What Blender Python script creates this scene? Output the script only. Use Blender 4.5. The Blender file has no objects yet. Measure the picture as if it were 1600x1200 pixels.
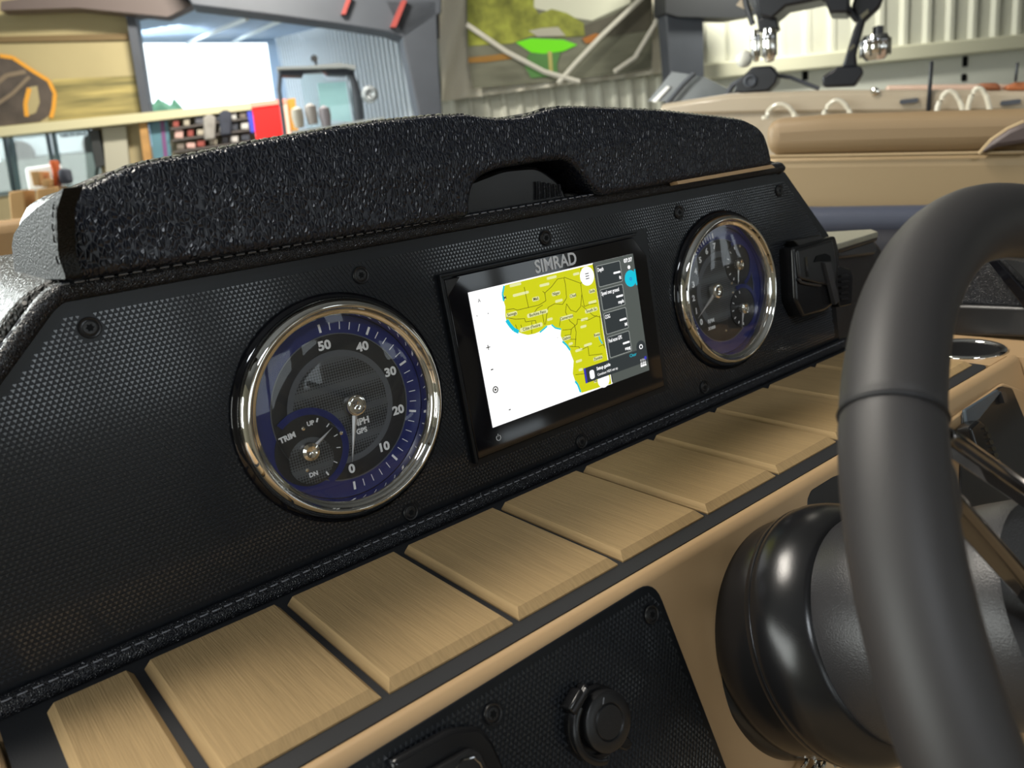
import bpy, bmesh, math, random
from mathutils import Vector as V, Matrix
from mathutils.geometry import tessellate_polygon, delaunay_2d_cdt
random.seed(4)
SC = bpy.context.scene
COL = SC.collection
PI = math.pi
R = math.radians
# ------------------------------------------------------------------ camera
F = 1247.02
CAM = V((-0.3279, -0.4051, 0.2156))
RX = V((0.7690, -0.6298, -0.1095)); RY = V((-0.2568, -0.1475, -0.9551)); RZ = V((0.5854, 0.7626, -0.2752))
cd = bpy.data.cameras.new('camera'); cam = bpy.data.objects.new('camera', cd); COL.objects.link(cam)
m3 = Matrix((RX, -RY, -RZ)).transposed()
cam.matrix_world = Matrix.Translation(CAM) @ m3.to_4x4()
cd.sensor_width = 36.0; cd.lens = 36.0 * F / 1600.0
cd.clip_start = 0.01; cd.clip_end = 300
cd.dof.use_dof = True; cd.dof.focus_distance = 0.50; cd.dof.aperture_fstop = 11.5
SC.camera = cam
# ------------------------------------------------------------------ world, light, exposure
SC.view_settings.view_transform = 'Standard'; SC.view_settings.look = 'None'
SC.view_settings.exposure = 0.0; SC.view_settings.gamma = 1.0; SC.view_settings.use_curve_mapping = False
w = bpy.data.worlds.new('world'); SC.world = w; w.use_nodes = True
bg = w.node_tree.nodes['Background']; bg.inputs[0].default_value = (0.86, 0.95, 1.0, 1); bg.inputs[1].default_value = 2.6
def area(name, loc, target, sx, sy, power, col=(1, 1, 1)):
    l = bpy.data.lights.new(name, 'AREA'); l.shape = 'RECTANGLE'; l.size = sx; l.size_y = sy
    l.energy = power; l.color = col
    o = bpy.data.objects.new(name, l); COL.objects.link(o); o.location = loc
    o.rotation_euler = (V(target) - V(loc)).to_track_quat('-Z', 'Y').to_euler()
    return o
area('daylight_through_left_door', (-6.7, 1.0, 1.2), (0, 0, 0.1), 4.5, 2.6, 260, (0.95, 1.0, 0.97))
area('added_bow_side_light', (-2.9, 8.7, 2.2), (0, 0, 0.1), 3.4, 2.6, 600, (0.93, 1.0, 0.96))  # unseen area light added to brighten the wheel rim's left edge
area('ceiling_lamp_light', (-0.8, 1.6, 3.6), (0.1, -0.1, 0), 1.6, 0.8, 135, (1.0, 0.94, 0.84))
area('ceiling_lamp_light', (-2.0, -4.2, 3.5), (0, 0, 0), 1.4, 0.4, 70, (0.88, 0.94, 1.0))
area('ceiling_lamp_light', (-2.2, 3.6, 3.6), (-2.2, 3.6, 0), 1.2, 0.4, 110, (1.0, 0.93, 0.80))
area('ceiling_lamp_light', (4.5, 3.5, 3.6), (5.0, 4.5, 0), 1.2, 0.4, 55, (1.0, 0.93, 0.80))
area('ceiling_lamp_light', (3.0, 7.5, 3.6), (3.6, 10.0, 0.5), 1.2, 0.4, 330, (1.0, 0.95, 0.84))
area('ceiling_lamp_light', (10.0, 6.0, 3.6), (13, 8.5, 0.0), 1.2, 0.4, 230, (1.0, 0.98, 0.85))
area('bay_lamp_light', (4.5, 15.5, 3.0), (5.5, 16.0, 0), 2.0, 2.0, 240, (0.84, 0.93, 1.0))

# ------------------------------------------------------------------ helpers
def ray(px, py):
    return RX * ((px - 800) / F) + RY * ((py - 600) / F) + RZ
def at(px, py, q, n):
    d = ray(px, py); q = V(q); n = V(n)
    return CAM + d * ((q - CAM).dot(n) / d.dot(n))
class Fr:
    def __init__(s, o, ex, ey, ez): s.o = V(o); s.x = V(ex); s.y = V(ey); s.z = V(ez)
    def p(s, a, b, c=0.0): return s.o + s.x * a + s.y * b + s.z * c
    def at(s, px, py, n=0.0):
        w_ = at(px, py, s.o + s.z * n, s.z) - s.o
        return (w_.dot(s.x), w_.dot(s.y))
    def sub(s, a, b, c=0.0, rot=0.0):
        return Fr(s.p(a, b, c), s.x * math.cos(rot) + s.y * math.sin(rot), s.y * math.cos(rot) - s.x * math.sin(rot), s.z)
WORLD = Fr((0, 0, 0), (1, 0, 0), (0, 1, 0), (0, 0, 1))
VD = V((0, 0.0984, 0.9951)); ND = V((0, -0.9951, 0.0984))
PANEL = Fr((0, 0, 0), (1, 0, 0), VD, ND)

def _inp(x, y, P):
    c = False
    for i in range(len(P)):
        x1, y1 = P[i]; x2, y2 = P[i - 1]
        if (y1 > y) != (y2 > y) and x < (x2 - x1) * (y - y1) / (y2 - y1) + x1: c = not c
    return c
class MB:
    def __init__(s): s.v = []; s.f = []
    def add(s, vs, fs):
        k = len(s.v); s.v += [V(q) for q in vs]; s.f += [[k + i for i in f] for f in fs]; return s
    def box(s, fr, c, d):
        a, b, e = (x / 2 for x in d)
        vs = [fr.p(c[0] + i * a, c[1] + j * b, c[2] + k * e) for k in (-1, 1) for j in (-1, 1) for i in (-1, 1)]
        return s.add(vs, [(0, 2, 3, 1), (4, 5, 7, 6), (0, 1, 5, 4), (2, 6, 7, 3), (0, 4, 6, 2), (1, 3, 7, 5)])
    def prism(s, fr, pts, n0, n1, holes=()):
        """extrude a 2D outline (with holes) between heights n0 and n1"""
        loops = [list(pts)] + [list(h) for h in holes]
        if not holes:
            n = len(pts)
            s.add([fr.p(a, b, n0) for a, b in pts] + [fr.p(a, b, n1) for a, b in pts],
                  [tuple(range(n - 1, -1, -1)), tuple(range(n, 2 * n))] + [(i, (i + 1) % n, n + (i + 1) % n, n + i) for i in range(n)])
            return s
        flat = [q for l in loops for q in l]
        eds = []; k = 0
        for l in loops:
            eds += [(k + i, k + (i + 1) % len(l)) for i in range(len(l))]; k += len(l)
        cv, ce, cf, ov, oe, of_ = delaunay_2d_cdt([V(q) for q in flat], eds, [], 0, 1e-9)
        tris = []
        for t in cf:
            c_ = sum((cv[i] for i in t), V((0, 0))) / 3
            if _inp(c_.x, c_.y, loops[0]) and not any(_inp(c_.x, c_.y, h) for h in loops[1:]) and all(ov[i] for i in t):
                tris.append(tuple(ov[i][0] for i in t))
        N = len(flat)
        fs = [tuple(reversed(t)) for t in tris] + [tuple(N + i for i in t) for t in tris]
        k = 0
        for l in loops:
            n = len(l)
            fs += [(k + i, k + (i + 1) % n, N + k + (i + 1) % n, N + k + i) for i in range(n)]; k += n
        return s.add([fr.p(a, b, n0) for a, b in flat] + [fr.p(a, b, n1) for a, b in flat], fs)
    def lathe(s, fr, prof, seg=64, a0=0.0, a1=2 * PI, cap=True):
        """prof = list of (radius, height) turned about fr.z"""
        full = abs(a1 - a0 - 2 * PI) < 1e-6
        n = seg if full else seg + 1
        vs = []
        for r, h in prof:
            for i in range(n):
                t = a0 + (a1 - a0) * i / seg
                vs.append(fr.p(r * math.cos(t), r * math.sin(t), h))
        fs = []
        for j in range(len(prof) - 1):
            for i in range(seg):
                a = j * n + i; b = j * n + (i + 1) % n
                fs.append((a, b, b + n, a + n))
        if cap and full:
            if prof[0][0] > 1e-6: fs.append(tuple(range(n - 1, -1, -1)))
            if prof[-1][0] > 1e-6: fs.append(tuple((len(prof) - 1) * n + i for i in range(n)))
        return s.add(vs, fs)
    def tube(s, path, r, seg=10, closed=False, cap=True, flat=1.0, up=None):
        path = [V(p) for p in path]; n = len(path)
        rr = r if isinstance(r, (list, tuple)) else [r] * n
        vs = []
        for i, p in enumerate(path):
            if closed: t = path[(i + 1) % n] - path[i - 1]
            else: t = path[min(i + 1, n - 1)] - path[max(i - 1, 0)]
            t.normalize()
            if up is None:
                up_ = V((0, 0, 1)) if abs(t.z) < 0.9 else V((1, 0, 0))
            else: up_ = V(up)
            a = t.cross(up_).normalized(); b = a.cross(t)
            for k in range(seg):
                q = 2 * PI * k / seg
                vs.append(p + a * (rr[i] * math.cos(q)) + b * (rr[i] * flat * math.sin(q)))
        fs = []
        for i in range(n if closed else n - 1):
            for k in range(seg):
                a = i * seg + k; b = i * seg + (k + 1) % seg
                c = ((i + 1) % n) * seg + (k + 1) % seg; d = ((i + 1) % n) * seg + k
                fs.append((a, b, c, d))
        if cap and not closed:
            fs.append(tuple(range(seg - 1, -1, -1))); fs.append(tuple((n - 1) * seg + k for k in range(seg)))
        return s.add(vs, fs)
    def ribbon(s, fr, pts, wd, n0, n1):
        for (a, b) in zip(pts[:-1], pts[1:]):
            d = V((b[0] - a[0], b[1] - a[1])); L = d.length
            if L < 1e-7: continue
            d /= L; q = V((-d.y, d.x)) * (wd / 2)
            s.prism(fr, [(a[0] - q.x, a[1] - q.y), (b[0] - q.x, b[1] - q.y), (b[0] + q.x, b[1] + q.y), (a[0] + q.x, a[1] + q.y)], n0, n1)
        return s

def setp(o, label=None, cat=None, group=None, kind=None):
    if label: o['label'] = label
    if cat: o['category'] = cat
    if group: o['group'] = group
    if kind: o['kind'] = kind
    return o
def thing(name, loc, label, cat, group=None):
    o = bpy.data.objects.new(name, None); COL.objects.link(o); o.location = loc; o.empty_display_size = 0.02
    return setp(o, label, cat, group)
def rootloc(p):
    q = V((0, 0, 0))
    while p is not None: q = q + V(p.location); p = p.parent
    return q
def mk(name, mb, mat, parent=None, smooth=35, bevel=0, seg=2, fix=True, **kw):
    me = bpy.data.meshes.new(name)
    off = rootloc(parent)
    own = V((0, 0, 0))
    if parent is None and mb.v:
        xs = [q for q in mb.v]
        own = V((sum(q.x for q in xs) / len(xs), sum(q.y for q in xs) / len(xs), min(q.z for q in xs)))
    me.from_pydata([tuple(q - off - own) for q in mb.v], [], mb.f)
    if fix:
        bm = bmesh.new(); bm.from_mesh(me); bmesh.ops.recalc_face_normals(bm, faces=bm.faces); bm.to_mesh(me); bm.free()
    me.materials.append(mat)
    if smooth:
        me.polygons.foreach_set('use_smooth', [True] * len(me.polygons)); me.set_sharp_from_angle(angle=R(smooth))
    me.update()
    o = bpy.data.objects.new(name, me); COL.objects.link(o); o.location = own
    if parent is not None: o.parent = parent; o.location = (0, 0, 0)
    if bevel:
        b = o.modifiers.new('bevel', 'BEVEL'); b.width = bevel; b.segments = seg; b.limit_method = 'ANGLE'; b.angle_limit = R(40)
    return setp(o, **kw)
def text(name, s, fr, a, b, size, mat, parent, n=0.0, ext=0.0001, bold=0.0, rot=0.0, align='CENTER', xs=1.0, shear=0.0, **kw):
    c = bpy.data.curves.new(name, 'FONT'); c.body = s; c.size = size; c.align_x = align; c.align_y = 'CENTER'
    c.extrude = ext; c.offset = bold; c.shear = shear; c.resolution_u = 3
    t = bpy.data.objects.new('t', c); COL.objects.link(t)
    dg = bpy.context.evaluated_depsgraph_get(); dg.update()
    me = bpy.data.meshes.new_from_object(t.evaluated_get(dg))
    bpy.data.objects.remove(t)
    f = fr.sub(a, b, n, rot); off = rootloc(parent)
    for v in me.vertices: v.co = f.p(v.co.x * xs, v.co.y, v.co.z) - off
    me.materials.clear(); me.materials.append(mat)
    o = bpy.data.objects.new(name, me); COL.objects.link(o); o.parent = parent
    return setp(o, **kw)
def arc(cx, cy, r, a0, a1, n): return [(cx + r * math.cos(a0 + (a1 - a0) * i / n), cy + r * math.sin(a0 + (a1 - a0) * i / n)) for i in range(n + 1)]
def circ(cx, cy, r, n=48): return [(cx + r * math.cos(2 * PI * i / n), cy + r * math.sin(2 * PI * i / n)) for i in range(n)]
def rrect(x0, y0, x1, y1, r, n=5):
    return arc(x1 - r, y1 - r, r, 0, PI / 2, n) + arc(x0 + r, y1 - r, r, PI / 2, PI, n) + arc(x0 + r, y0 + r, r, PI, 1.5 * PI, n) + arc(x1 - r, y0 + r, r, 1.5 * PI, 2 * PI, n)
def roundpoly(pts, rads, n=5):
    out = []; N = len(pts)
    for i, p in enumerate(pts):
        r = rads[i] if isinstance(rads, (list, tuple)) else rads
        p = V(p); a = (V(pts[i - 1]) - p); b = (V(pts[(i + 1) % N]) - p)
        if r <= 0 : out.append((p.x, p.y)); continue
        la, lb = a.length, b.length; a /= la; b /= lb
        t = min(r, la * .45, lb * .45)
        p0 = p + a * t; p1 = p + b * t
        for k in range(n + 1):
            s = k / n; q = p0 * (1 - s) ** 2 + p * 2 * s * (1 - s) + p1 * s * s
            out.append((q.x, q.y))
    return out

# ------------------------------------------------------------------ materials
def mat(name, col, rough=0.5, metal=0.0, spec=0.5, coat=0.0, coat_rough=0.05, emit=0.0, bump=None, var=None, trans=0.0, ecol=None, sheen=0.0):
    m = bpy.data.materials.new(name); m.use_nodes = True; nt = m.node_tree; N = nt.nodes; L = nt.links
    b = N['Principled BSDF']
    b.inputs['Base Color'].default_value = (*col, 1); b.inputs['Roughness'].default_value = rough
    b.inputs['Metallic'].default_value = metal; b.inputs['Specular IOR Level'].default_value = spec
    b.inputs['Coat Weight'].default_value = coat; b.inputs['Coat Roughness'].default_value = coat_rough
    if sheen: b.inputs['Sheen Weight'].default_value = sheen
    if emit: b.inputs['Emission Color'].default_value = (*(ecol or col), 1); b.inputs['Emission Strength'].default_value = emit
    tc = N.new('ShaderNodeTexCoord')
    def mapping(scale, rot=(0, 0, 0)):
        mp = N.new('ShaderNodeMapping'); mp.inputs['Scale'].default_value = scale; mp.inputs['Rotation'].default_value = rot
        L.new(tc.outputs['Object'], mp.inputs['Vector']); return mp
    if bump:
        kind, sc, dist, strength = bump[:4]
        mp = mapping(sc if isinstance(sc, tuple) else (sc, sc, sc), bump[4] if len(bump) > 4 else (0, 0, 0))
        if kind == 'leather':
            nz = N.new('ShaderNodeTexNoise'); nz.inputs['Scale'].default_value = 0.55; nz.inputs['Detail'].default_value = 0
            mx = N.new('ShaderNodeMixRGB'); mx.blend_type = 'ADD'; mx.inputs['Fac'].default_value = 0.35
            L.new(mp.outputs[0], nz.inputs['Vector']); L.new(mp.outputs[0], mx.inputs[1]); L.new(nz.outputs['Color'], mx.inputs[2])
            t = N.new('ShaderNodeTexVoronoi'); t.feature = 'DISTANCE_TO_EDGE'; t.inputs['Scale'].default_value = 1.0
            L.new(mx.outputs[0], t.inputs['Vector'])
            iv = N.new('ShaderNodeMapRange'); iv.interpolation_type = 'SMOOTHSTEP'; iv.inputs['From Min'].default_value = 0.0; iv.inputs['From Max'].default_value = 0.42
            L.new(t.outputs['Distance'], iv.inputs['Value']); h = iv.outputs[0]
        elif kind == 'noise':
            t = N.new('ShaderNodeTexNoise'); t.inputs['Scale'].default_value = 1.0; t.inputs['Detail'].default_value = 3
            L.new(mp.outputs[0], t.inputs['Vector']); h = t.outputs['Fac']
        bp = N.new('ShaderNodeBump'); bp.inputs['Distance'].default_value = dist; bp.inputs['Strength'].default_value = strength
        L.new(h, bp.inputs['Height']); L.new(bp.outputs[0], b.inputs['Normal'])
    if var:
        sc, amt = var[:2]
        mp = mapping(sc if isinstance(sc, tuple) else (sc, sc, sc))
        t = N.new('ShaderNodeTexNoise'); t.inputs['Scale'].default_value = 1.0; t.inputs['Detail'].default_value = 4
        L.new(mp.outputs[0], t.inputs['Vector'])
        cr = N.new('ShaderNodeValToRGB'); cr.color_ramp.elements[0].position = 0.3; cr.color_ramp.elements[1].position = 0.7
        c2 = var[2] if len(var) > 2 else tuple(c * (1 - amt) for c in col)
        c1 = col if len(var) > 2 else tuple(min(1, c * (1 + amt)) for c in col)
        cr.color_ramp.elements[0].color = (*c2, 1); cr.color_ramp.elements[1].color = (*c1, 1)
        L.new(t.outputs['Fac'], cr.inputs[0]); L.new(cr.outputs[0], b.inputs['Base Color'])
        if emit: L.new(cr.outputs[0], b.inputs['Emission Color'])
    return m
def s2l(*c): return tuple(((x / 255) / 12.92 if x / 255 <= 0.04045 else ((x / 255 + 0.055) / 1.055) ** 2.4) for x in c)
def emat(name, rgb255, strength=1.0):
    c = s2l(*rgb255); return mat(name, (0.0, 0.0, 0.0), 0.4, emit=strength, ecol=c, spec=0.3)
M = {}
M['leather'] = mat('black pebbled leather', (0.008, 0.010, 0.018), 0.29, spec=0.55, bump=('leather', (500, 300, 250), 0.0006, 1.0, (0, 0.45, 0)))
M['leather_side'] = mat('black leather end cap', (0.014, 0.0135, 0.012), 0.6, spec=0.22, bump=('leather', (560, 560, 560), 0.0005, 0.8))
M['leather_hood'] = mat('black crinkled hood leather', (0.034, 0.033, 0.029), 0.42, spec=0.4, bump=('leather', (420, 420, 300), 0.0014, 1.0))
M['leather_fine'] = mat('black fine leather', (0.012, 0.013, 0.017), 0.3, spec=0.6, bump=('leather', (900, 900, 900), 0.0006, 0.9))
M['plate'] = mat('glossy black moulded plastic', (0.007, 0.0085, 0.011), 0.32, spec=0.35)
M['relief'] = mat('glossy black relief plastic', (0.030, 0.033, 0.038), 0.12, spec=0.75)  # paler than the plate, painting in contrast that reflections would give
M['gloss'] = mat('gloss black', (0.006, 0.006, 0.008), 0.06, spec=0.5)
M['blackplastic'] = mat('satin black plastic', (0.014, 0.014, 0.015), 0.33, spec=0.5, bump=('noise', 1800, 0.0002, 0.35))
M['softblack'] = mat('smooth black moulding', (0.010, 0.010, 0.011), 0.24, spec=0.5, bump=('noise', 1500, 0.00015, 0.25))
M['void_shade'] = mat('painted recess shade', (0.003, 0.004, 0.005), 0.7, spec=0.2)  # near-black colour stands in for shade inside slots, sockets and recess
M['chrome'] = mat('polished chrome', (0.86, 0.84, 0.80), 0.04, metal=1.0)
M['spoke'] = mat('polished gunmetal', (0.20, 0.19, 0.185), 0.07, metal=1.0)
M['darkchrome'] = mat('dark chrome', (0.35, 0.35, 0.36), 0.08, metal=1.0)
M['tile'] = mat('tan brushed foam tile', s2l(174, 146, 104), 0.72, spec=0.25, bump=('noise', (1500, 50, 400), 0.0005, 0.5), var=((900, 26, 200), 0.10))
M['tan'] = mat('tan moulded fibreglass', s2l(190, 158, 118), 0.42, spec=0.4, var=(9, 0.05))
M['mat'] = mat('black foam backing', (0.016, 0.017, 0.020), 0.7, bump=('noise', 1200, 0.0002, 0.4))
M['rim'] = mat('matte dark wheel leather', (0.030, 0.028, 0.029), 0.52, spec=0.55, bump=('noise', 2500, 0.0001, 0.25))
M['hubgrey'] = mat('grained dark grey hub plastic', (0.035, 0.034, 0.036), 0.32, spec=0.5, bump=('noise', 1300, 0.0004, 0.5))
M['thread'] = mat('grey stitching thread', s2l(120, 122, 128), 0.6)
M['palethread'] = mat('pale stitching thread', s2l(170, 168, 150), 0.6)
M['darkthread'] = mat('black stitching thread', (0.01, 0.01, 0.012), 0.6)
M['blue'] = mat('deep blue dial ring', (0.004, 0.013, 0.125), 0.3, spec=0.5)
M['dial'] = mat('black dial face', (0.010, 0.011, 0.013), 0.35)
M['dialgrey'] = mat('grey dial band', s2l(88, 92, 98), 0.5)
M['white'] = mat('white dial print', s2l(248, 250, 252), 0.5)
M['needle'] = mat('silver pointer', s2l(205, 205, 205), 0.25, metal=0.5)
M['logo'] = mat('grey lettering', s2l(240, 242, 246), 0.5)
def glass(name, tint=(1, 1, 1), refl=0.055):
    m = bpy.data.materials.new(name); m.use_nodes = True; nt = m.node_tree; N = nt.nodes; L = nt.links
    for n in list(N): N.remove(n)
    o = N.new('ShaderNodeOutputMaterial'); tr = N.new('ShaderNodeBsdfTransparent'); tr.inputs[0].default_value = (*tint, 1)
    g = N.new('ShaderNodeBsdfGlossy'); g.inputs['Roughness'].default_value = 0.02
    fr = N.new('ShaderNodeFresnel'); ge = N.new('ShaderNodeNewGeometry'); mr = N.new('ShaderNodeMapRange')
    mr.inputs['To Min'].default_value = 1.45; mr.inputs['To Max'].default_value = 1 / 1.45
    L.new(ge.outputs['Backfacing'], mr.inputs['Value']); L.new(mr.outputs[0], fr.inputs[0])
    mx = N.new('ShaderNodeMixShader'); L.new(fr.outputs[0], mx.inputs[0]); L.new(tr.outputs[0], mx.inputs[1]); L.new(g.outputs[0], mx.inputs[2]); L.new(mx.outputs[0], o.inputs[0])
    return m
M['glass'] = glass('clear gauge glass'); M['pane'] = glass('window glass', (0.93, 0.97, 0.96))
def honeycomb():
    m = mat('perforated grey mesh', s2l(105, 108, 112), 0.4); nt = m.node_tree; N = nt.nodes; L = nt.links
    t = N.new('ShaderNodeTexVoronoi'); t.inputs['Scale'].default_value = 620; t.inputs['Randomness'].default_value = 0.0
    tc = N.new('ShaderNodeTexCoord'); L.new(tc.outputs['Object'], t.inputs['Vector'])
    cr = N.new('ShaderNodeValToRGB'); cr.color_ramp.elements[0].position = 0.40; cr.color_ramp.elements[1].position = 0.48
    cr.color_ramp.elements[0].color = (0.008, 0.009, 0.01, 1); cr.color_ramp.elements[1].color = (*s2l(84, 88, 92), 1)
    L.new(t.outputs['Distance'], cr.inputs[0]); L.new(cr.outputs[0], N['Principled BSDF'].inputs['Base Color'])
    return m
M['mesh'] = honeycomb()

# ================================================================== THE ROOM
def az(a): return V((math.cos(R(a)), math.sin(R(a)), 0))
WN = az(66); WT = az(-24); WD = 12.0                       # far wall: normal, direction, distance
UP = V((0, 0, 1))
FAR = Fr(CAM + WN * WD, WT, UP, -WN)                       # x along the wall to the right, y up, z towards us
M['wallgrey'] = mat('painted wall', s2l(178, 174, 156), 0.8)
M['corr'] = mat('white corrugated steel', s2l(214, 214, 200), 0.5, var=(1.3, 0.05))
M['liner'] = mat('white liner panel', s2l(236, 238, 228), 0.5)
M['steel'] = mat('dark grey painted steel', s2l(72, 76, 84), 0.55, var=(2, 0.1))
M['concrete'] = mat('concrete floor', s2l(120, 118, 112), 0.5, var=(1.5, 0.15))
M['ceil'] = mat('ceiling insulation', s2l(120, 122, 124), 0.8)
M['cream'] = mat('cream painted trim', s2l(206, 198, 160), 0.6)
# floor and ceiling
fl = MB().box(WORLD, (3, 6, -2.35), (34, 32, 0.1)); mk('floor', fl, M['concrete'], kind='structure')
cl = MB().box(WORLD, (3, 1.2, 4.45), (34, 22.0, 0.1)); mk('ceiling', cl, M['ceil'], kind='structure')
# side and rear walls
wl = MB(); wl.box(WORLD, (-7.9, 3.5, 0.5), (0.15, 23, 7.8)); mk('wall_left', wl, M['wallgrey'], kind='structure')
BW = Fr((0, -8.3, 0), (1, 0, 0), (0, 0, 1), (0, 1, 0))
def rc4(x0, x1, z0, z1): return [(x0, z0), (x1, z0), (x1, z1), (x0, z1)]
OPEN = [(0.15, 1.05, -.15, 1.5), (1.15, 2.1, -.15, 1.5), (2.5, 3.1, -.05, 1.5), (5.35, 6.15, .15, 1.4), (6.25, 7.5, .05, 1.4), (5.6, 6.5, -2.3, -1.75), (9.0, 9.7, .2, 1.7), (10.3, 11.4, .1, 1.7), (12.0, 12.7, .2, 1.7), (3.6, 4.4, 2.0, 3.2), (-3.5, -1.2, .2, 2.2)]  # invented rear openings, placed so the panel catches bright reflections
wb = MB().prism(BW, [(-8, -3.4), (19.6, -3.4), (19.6, 4.4), (-8, 4.4)], -.1, .1, holes=[rc4(*o) for o in OPEN])
mk('wall_back', wb, mat('tan wall', s2l(140, 132, 118), 0.7), smooth=0, kind='structure')
mk('wall_starboard', MB().box(WORLD, (19.5, 2, 0.5), (0.15, 21, 7.8)), M['wallgrey'], kind='structure')
# far wall pieces (built round its openings)
def farpoly(pts, n=0.0): return [FAR.at(x, y, n) for x, y in pts]
def slab(pts, n0, n1, fr=FAR):
    q = [fr.at(x, y, n1) for x, y in pts]
    return MB().prism(fr, q, n0, n1)
def rect(x0, x1, y0, y1, n0, n1, fr=FAR): return MB().prism(fr, [(x0, y0), (x1, y0), (x1, y1), (x0, y1)], n0, n1)
fx = lambda px, py: FAR.at(px, py)[0]
fy = lambda px, py: FAR.at(px, py)[1]
XL = fx(-420, 150); XM = fx(208, 120); XO = fx(655, 110); XR = fx(2100, 100)
ZB = -2.4 - 0.2156
M['upwall'] = mat('tan metal wall', s2l(166, 152, 116), 0.75)
wf = MB()
ytop = fy(20, 12); ymid = fy(100, 200); ylow = fy(60, 300)
wf.prism(FAR, [(XL, ymid), (XM, ymid), (XM, 5.0), (XL, 5.0)], -0.15, 0)
wf.prism(FAR, [(fx(152, 240), ZB), (XM, ZB), (XM, ymid), (fx(152, 240), ymid)], -0.15, 0)
wf.prism(FAR, [(XL, ZB), (fx(152, 240), ZB), (fx(152, 240), ylow), (XL, ylow)], -0.15, 0)
mk('wall_front', wf, M['upwall'], kind='structure')
# upper lintel above the bay opening
lint = slab([(200, -190), (700, -260), (700, 60), (560, 38), (430, 22), (300, 8), (208, 28)], -0.2, 0.05)
mk('wall_lintel', lint, M['steel'], kind='structure')
# ---- right hand length of the far wall: corrugated sheets over a smooth liner
wr = MB(); wr.prism(FAR, [(XO, ZB), (XR, ZB), (XR, fy(1400, 84)), (XO, fy(1400, 84))], -0.3, -0.15)
mk('wall_right', wr, M['liner'], kind='structure')
wc = MB()
x = XO; yb = fy(1400, 84)
prof = []
while x < XR:
    prof += [(x, -0.13), (x + 0.30, -0.13), (x + 0.34, -0.06), (x + 0.42, -0.06)]; x += 0.46
vs = []; fs = []
for a, c in prof: vs += [FAR.p(a, yb, c), FAR.p(a, 5.0, c)]
for i in range(len(prof) - 1): fs.append((2 * i, 2 * i + 2, 2 * i + 3, 2 * i + 1))
wc.add(vs, fs); mk('wall_corrugated', wc, M['corr'], smooth=0, kind='structure')
gt = MB(); gt.prism(FAR, [(fx(1090, 110), yb - 0.12), (XR, yb - 0.12), (XR, yb + 0.12), (fx(1090, 110), yb + 0.12)], -0.14, 0.08)
mk('trim_1', gt, mat('pale girt', s2l(222, 220, 196), 0.5), bevel=0.03, kind='structure')
for i, (px, py, h) in enumerate([(1508, 96, 0.17), (1506, 121, 0.12), (1258, 115, 0.2)]):
    a, b = FAR.at(px, py, -0.14)
    mk('wall_slot', MB().prism(FAR, rrect(a - .05, b - h / 2, a + .05, b + h / 2, .02), -0.16, -0.13), M['void_shade'], label='small dark slot in the white liner wall %s' % ['above the rail, upper of two', 'above the rail, lower of two', 'between the two tower legs'][i], cat='slot')
# ---- cream beam under the mural wall, and column
bm_ = slab([(-300, 232), (0, 198), (225, 176), (420, 158), (420, 168), (225, 190), (0, 213), (-300, 248)], -0.05, 0.35)
mk('trim_2', bm_, M['cream'], kind='structure')
mk('wall_pilaster', slab([(160, 200), (196, 197), (205, 300), (168, 300)], -0.1, 0.12), M['wallgrey'], kind='structure')
# dark steel column + tapered haunch between bay and banner
colm = slab([(598, -60), (705, -60), (706, 0), (716, 150), (722, 330), (690, 330), (655, 175), (628, 60), (606, 50), (560, 38), (470, 28), (430, 22), (410, -60)], -0.3, 0.45)
t_ = thing('steel_column', FAR.p(fx(690, 200), ZB, 0.2), 'dark grey tapered steel frame column left of the white landscape banner', 'column')
mk('column', slab([(600, 0), (682, 0), (686, 100), (692, 190), (700, 340), (676, 340), (655, 180), (628, 56)], 0.5, 0.95), M['steel'], t_, bevel=0.02)
mk('rafter', slab([(225, -120), (690, -160), (690, 20), (632, 60), (606, 50), (545, 40), (430, 24), (300, 8)], 0.5, 0.95), M['steel'], t_, bevel=0.02)
mk('brace', slab([(1, 2), (235, -30), (300, 8), (262, 26), (120, 12), (0, 16)], 0.2, 0.5), mat('eave steel', s2l(96, 84, 80), 0.6), t_)
M['redsteel'] = mat('red oxide steel', s2l(160, 66, 60), 0.6)
mk('red_brace_rod', slab([(628, 0), (636, 0), (619, 42), (610, 42)], 0.95, 1.05), M['redsteel'], t_, label='red steel rod')
mk('red_brace_rod', slab([(543, -6), (550, -6), (540, 22), (533, 22)], 0.95, 1.05), M['redsteel'], t_, label='red steel rod')
t_ = thing('steel_post', FAR.p(fx(1070, 200), ZB, 0.2), 'dark grey steel post right of the white landscape banner', 'column')
mk('post', slab([(1037, -60), (1098, -60), (1101, 150), (1108, 330), (1056, 330), (1050, 150), (1040, 20)], 0.62, 0.9), M['steel'], t_, bevel=0.02)
mk('top_plate', slab([(1040, -40), (1180, -60), (1185, 22), (1150, 28), (1060, 26), (1040, 20)], 0.62, 1.0), mat('dark steel soffit', s2l(48, 50, 54), 0.6), t_)
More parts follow.
